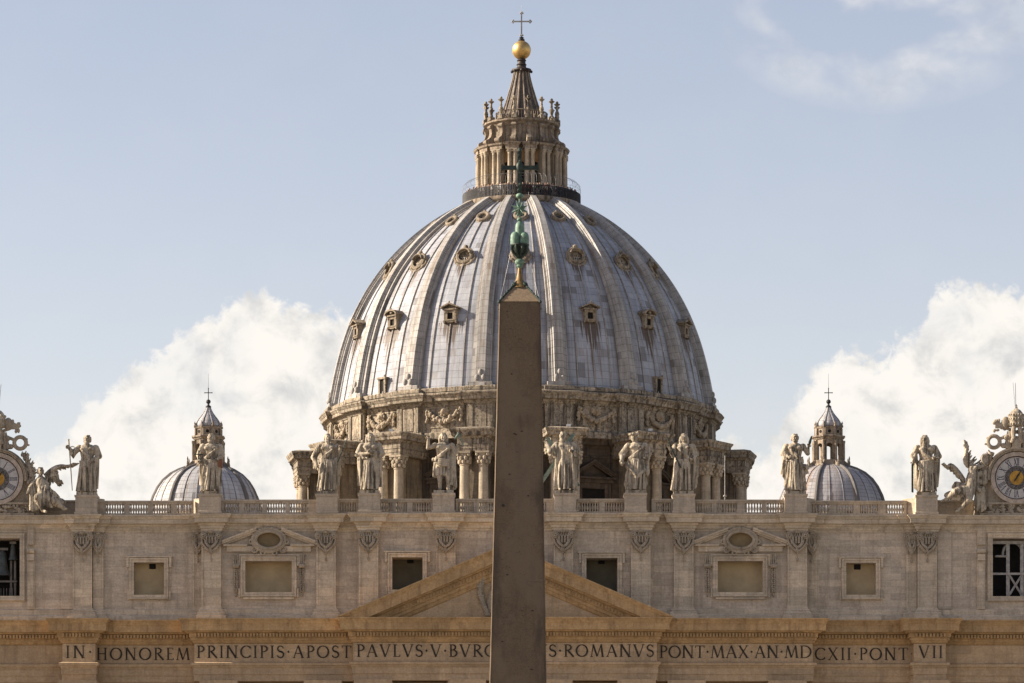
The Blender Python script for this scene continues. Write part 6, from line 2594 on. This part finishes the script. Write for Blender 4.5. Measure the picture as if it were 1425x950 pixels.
    b = B()
    for dx in (0, .28):
        b.tube([(dx * .2, .3, 6.4), (dx * .8 + .05, .3, 8.9)], .022, 4)
    link("lightning_rod", b, 'wire', t)


clock(-3.2, 666.5, "round stone clock beside the reclining angel, its dial cut by the frame", 1)
clock(1414.3, 665, "round stone clock with blue numerals and gold centre under a carved tiara", -1)


# ------------------------------------------------------------------ ANGELS
def wing(mb, root, tip, width, up, n=12, seed=0):
    """feathered wing: a curved leading arm and rows of long overlapping feathers hanging from it"""
    rs = random.Random(seed)
    root, tip, up = Vector(root), Vector(tip), Vector(up)
    d = tip - root

    def lead_edge(t):
        return root + d * t + up * width * .55 * math.sin(min(1, t * 1.25) * PI) * (1 - .35 * t)
    mb.tube([lead_edge(t) for t in np.linspace(0, 1, 9)], [.20, .24, .25, .23, .20, .17, .13, .09, .04], 8)
    for row, (ln, q0) in enumerate(((1.0, .085), (.6, .10), (.32, .12))):
        for i in range(n):
            t = .04 + .92 * i / (n - 1)
            a = lead_edge(t)
            b = a - up * width * ln * (1.1 - .75 * t) * rs.uniform(.85, 1.1) + d * (.10 + .26 * t) * ln
            if t > .6:
                b = b.lerp(tip, .35 * (t - .6) / .4)
            off = Vector((0, -.10 * row, 0))
            m_ = a.lerp(b, .5)
            mb.tube([a + off, m_ + off, b.lerp(m_, .25) + off, b + off], [q0, q0 * 1.05, q0 * .95, q0 * .3], 7)


def angel(px0, py0, pts, label, build):
    Y = YO - .35
    t = thing("angel_statue", label, "statue", (xm(px0), Y, 44.4), "angels beside the clocks")
    mb = MB()
    P_ = lambda x, y, d=0.0: (PX(x, Y), Y - d, PZ(y, Y))
    build(mb, P_)
    link("figure", remesh(mb, .05, 2), 'statue', t)
    wb_ = MB()
    return t, P_


def left_angel(mb, P_):
    rs = random.Random(2)
    # torso leaning on the clock, head, arms, legs
    mb.cap(P_(58, 672, .3), P_(64, 690, .5), .62, .66, 14)
    mb.cap(P_(57, 664, .3), P_(57, 670, .3), .25, .35, 10)
    hc = Vector(P_(57.3, 657, .45))
    old = mb.M
    mb.M = Matrix.Translation(hc) @ Matrix.Scale(5.4, 4)
    random.seed(4)
    head(mb, (0, 0, 0), .35, .1, 0, 1)
    mb.M = old
    mb.cap(P_(50, 671, .4), P_(43, 680, .7), .27, .22, 10)
    mb.cap(P_(43, 680, .7), P_(40, 688, .9), .2, .13, 10)
    mb.cap(P_(64, 671, .3), P_(70, 683, .7), .27, .22, 10)
    mb.cap(P_(70, 683, .7), P_(66, 692, 1.0), .2, .14, 10)
    mb.cap(P_(60, 690, .6), P_(54.5, 694, 1.2), .42, .36, 12)
    mb.cap(P_(54.5, 694, 1.2), P_(61, 712, .9), .33, .18, 12)
    mb.cap(P_(61, 712, .9), P_(66, 714, 1.3), .17, .14, 8)
    mb.cap(P_(66, 690, .6), P_(78, 699, 1.0), .46, .38, 12)
    mb.cap(P_(78, 699, 1.0), P_(91, 709, .8), .36, .2, 12)
    mb.cap(P_(91, 709, .8), P_(96, 710, 1.0), .17, .12, 8)
    mb.ell(P_(66, 692, .5), (.9, .7, .7), 12, 8)
    mb.ell(P_(78, 700, .5), (1.0, .6, .5), 12, 8)
    mb.ell(P_(49, 692, .4), (.5, .5, 1.0), 12, 8)
    for i in range(40):
        u = rs.random()
        a = P_(54 + 12 * rs.random(), 676 + 14 * rs.random(), .9)
        b = P_(60 + 30 * u, 700 + 8 * rs.random(), 1.0 - .4 * u)
        mb.tube([a, Vector(a).lerp(Vector(b), .5) + Vector((0, -.25, .1)), b], [.1, .15, .1], 7)
    for i in range(10):
        a = P_(62 + 14 * rs.random(), 684 + 6 * rs.random(), .3)
        b = P_(74 + 12 * rs.random(), 690 + 14 * rs.random(), .2)
        mb.tube([a, Vector(a).lerp(Vector(b), .5) + Vector((0, -.1, .15)), b], [.2, .26, .16], 7)
    for i in range(14):
        a = P_(44 + 8 * rs.random(), 676 + 10 * rs.random(), .6)
        b = P_(44 + 10 * rs.random(), 700 + 14 * rs.random(), .8)
        mb.tube([a, b], [.16, .2], 7)


def left_wing(mb, P_):
    wing(mb, P_(62, 662, -.1), P_(102.5, 645, -.1), .85, (.30, 0, .95), 14, 3)
    wing(mb, P_(64, 666, -.2), P_(85, 668, -.3), 1.5, (.35, 0, .93), 10, 4)


t_, P_ = angel(62, 700, None, "reclining angel with one wing stretched out towards the statue with the sword", left_angel)
wb_ = MB()
left_wing(wb_, P_)
link("wing", remesh(wb_, .035, 1, "wing"), 'statue', t_)


def right_angel(mb, P_):
    rs = random.Random(12)
    mb.cap(P_(1354, 662, .3), P_(1348, 682, .5), .58, .62, 14)
    hc = Vector(P_(1351, 655, .55))
    old = mb.M
    mb.M = Matrix.Translation(hc) @ Matrix.Scale(4.6, 4)
    random.seed(6)
    head(mb, (0, 0, 0), 1.2, .2, 0, 1)
    mb.M = old
    mb.cap(P_(1352, 661, .3), P_(1352, 667, .3), .25, .3, 10)
    # arm arching to the clock
    mb.tube([P_(1349, 668, .5), P_(1351, 658, .6), P_(1357, 651.5, .6), P_(1367, 649.5, .5)], [.26, .26, .22, .13], 10)
    mb.cap(P_(1366, 649.5, .5), P_(1369, 648.5, .5), .12, .1, 8)
    mb.cap(P_(1357, 668, .4), P_(1361, 684, .8), .24, .2, 10)
    # thighs and shins
    mb.cap(P_(1347, 681, .6), P_(1328, 686, 1.0), .46, .40, 12)
    mb.cap(P_(1328, 686, 1.0), P_(1314, 697, .7), .36, .18, 12)
    mb.cap(P_(1314, 697, .7), P_(1308.5, 698.5, .9), .16, .11, 8)
    mb.cap(P_(1350, 683, .7), P_(1346, 697, 1.1), .42, .36, 12)
    mb.cap(P_(1346, 697, 1.1), P_(1334, 711, .8), .32, .17, 12)
    mb.cap(P_(1334, 711, .8), P_(1329, 713.5, 1.1), .15, .11, 8)
    mb.ell(P_(1340, 685, .5), (1.0, .7, .6), 12, 8)
    mb.ell(P_(1326, 690, .5), (.9, .6, .45), 12, 8)
    for i in range(46):
        a = P_(1336 + 18 * rs.random(), 674 + 10 * rs.random(), .7)
        b = P_(1318 + 32 * rs.random(), 690 + 8 * rs.random(), .7)
        mb.tube([a, Vector(a).lerp(Vector(b), .5) + Vector((0, -.35, .1)), b], [.1, .15, .1], 7)
    for i in range(10):
        a = P_(1330 + 14 * rs.random(), 673 + 4 * rs.random(), .3)
        b = P_(1323 + 8 * rs.random(), 678 + 5 * rs.random(), .3)
        mb.tube([a, Vector(a).lerp(Vector(b), .5) + Vector((0, -.1, .25)), b], [.14, .2, .12], 7)
    # hanging swags beside the clock
    for i in range(22):
        a = P_(1358 + 12 * rs.random(), 676 + 12 * rs.random(), .4)
        b = P_(1356 + 14 * rs.random(), 700 + 14 * rs.random(), .5)
        mb.tube([a, b], [.13, .2], 7)
    for i in range(10):
        mb.ell(P_(1363 + 8 * rs.random(), 658 + 14 * rs.random(), .2), (.25, .25, .35), 8, 6)
    mb.tube([P_(1372 + 5.6 * math.cos(a), 639 - 6.5 * math.sin(a), .1) for a in np.linspace(0, 2 * PI, 15)[:-1]], .17, 7, closed=True)
    for a in (.3, 1.1, 1.9, 2.7):
        mb.tube([P_(1367, 645, .1), P_(1372 + 5.6 * math.cos(a), 639 - 6.5 * math.sin(a), .1)], .1, 6)


def right_wings(mb, P_):
    wing(mb, P_(1342, 668, -.1), P_(1313, 644.5, -.1), 1.7, (-.45, 0, .89), 14, 7)


def right_wing2(mb, P_):
    wing(mb, P_(1358, 652, -.2), P_(1341.5, 619.5, -.2), 1.25, (-.85, 0, -.4), 13, 8)


t_, P_ = angel(1345, 700, None, "winged angel leaning on the clock with one wing raised upright", right_angel)
for fn in (right_wings, right_wing2):
    wb_ = MB()
    fn(wb_, P_)
    link("wing", remesh(wb_, .035, 1, "wing"), 'statue', t_)

# ------------------------------------------------------------------ bells and timber frame in the end openings
r = OPEN['bell'][0]


def bell(px_c, py_top, py_bot, rad, label, Y):
    xc, z1, z0 = PX(px_c, Y), PZ(py_top, Y), PZ(py_bot, Y)
    t = thing("church_bell", label, "bell", (xc, Y, z0))
    h = z1 - z0
    b = MB()
    b.lathe([(rad, z0), (rad * .95, z0 + .06 * h), (rad * .78, z0 + .2 * h), (rad * .62, z0 + .5 * h), (rad * .52, z0 + .85 * h), (rad * .35, z0 + .97 * h), (rad * .1, z1)], 28, xc, Y)
    link("bell_body", b, 'bell', t)
    b = MB()
    b.box(xc - rad * .7, xc + rad * .7, Y - .1, Y + .1, z1 + .02, z1 + .25)
    b.cap((xc, Y, z1 - .02), (xc, Y, z1 + .1), .08, .08, 6)
    link("headstock", b, 'timber', t)


bell(3, 766, 801, .78, "large dark bronze bell hanging in the belfry opening", YO + 1.1)
bell(18, 757, 779, .42, "smaller bronze bell hanging beside the large bell in the belfry opening", YO + .9)
fr_l = MB()
Yb = YO + 1.3
for px_ in (15.5, 21):
    fr_l.box(PX(px_, Yb) - .1, PX(px_, Yb) + .1, Yb - .1, Yb + .1, r[2], PZ(780, Yb))
fr_l.box(PX(-20, Yb), PX(24, Yb), Yb - .3, Yb - .11, PZ(810.5, Yb), PZ(808, Yb))
for i in range(10):
    x = PX(-14 + i * 4, Yb)
    fr_l.cap((x, Yb - .4, r[2] + .02), (x, Yb - .4, r[2] + .8), .03, .03, 5)
tag(link("bell_frame", fr_l, 'timber'), "grey post and rail frame under the bronze bells", "frame")
r2 = OPEN['bell'][1]
Yb = YO + .8
bx = MB()
xa, xb = r2[0], r2[1]
for px_ in (1402.5, 1422):
    bx.box(PX(px_, Yb) - .16, PX(px_, Yb) + .16, Yb - .1, Yb + .1, r2[2], PZ(757, Yb))
bx.box(xa, xb, Yb - .2, Yb - .11, PZ(800, Yb), PZ(797, Yb))
bx.box(xa, xb, Yb - .12, Yb + .12, PZ(756.9, Yb), PZ(752.5, Yb))
for (x0_, z0_, x1_, z1_) in ((1405, 827, 1421, 801), (1405, 801, 1421, 827), (1386, 774, 1401, 774)):
    bx.cap((PX(x0_, Yb), Yb - .05 - .01 * x0_ % .1, PZ(z0_, Yb)), (PX(x1_, Yb), Yb - .05, PZ(z1_, Yb)), .11, .11, 6)
bx.tube([(PX(1410 + 14 * math.cos(a), Yb), Yb + .3, PZ(772 - 18 * math.sin(a), Yb)) for a in np.linspace(0, PI, 14)], .14, 6)
tag(link("bell_frame", bx, 'steel'), "grey frame with diagonal cross bracing in the belfry opening under the numbered clock", "frame")

# thin pole standing behind the balustrade
pm_ = MB()
x_ = PX(1008.8, 372)
pm_.cap((x_, 372, 44.2), (x_, 372, PZ(634, 372)), .05, .03, 6)
pm_.ell((x_, 372, PZ(690, 372)), (.16, .16, .12), 8, 6)
tag(link("pole", pm_, 'steel'), "thin grey pole standing behind the balustrade near the staff-raising statue", "pole")
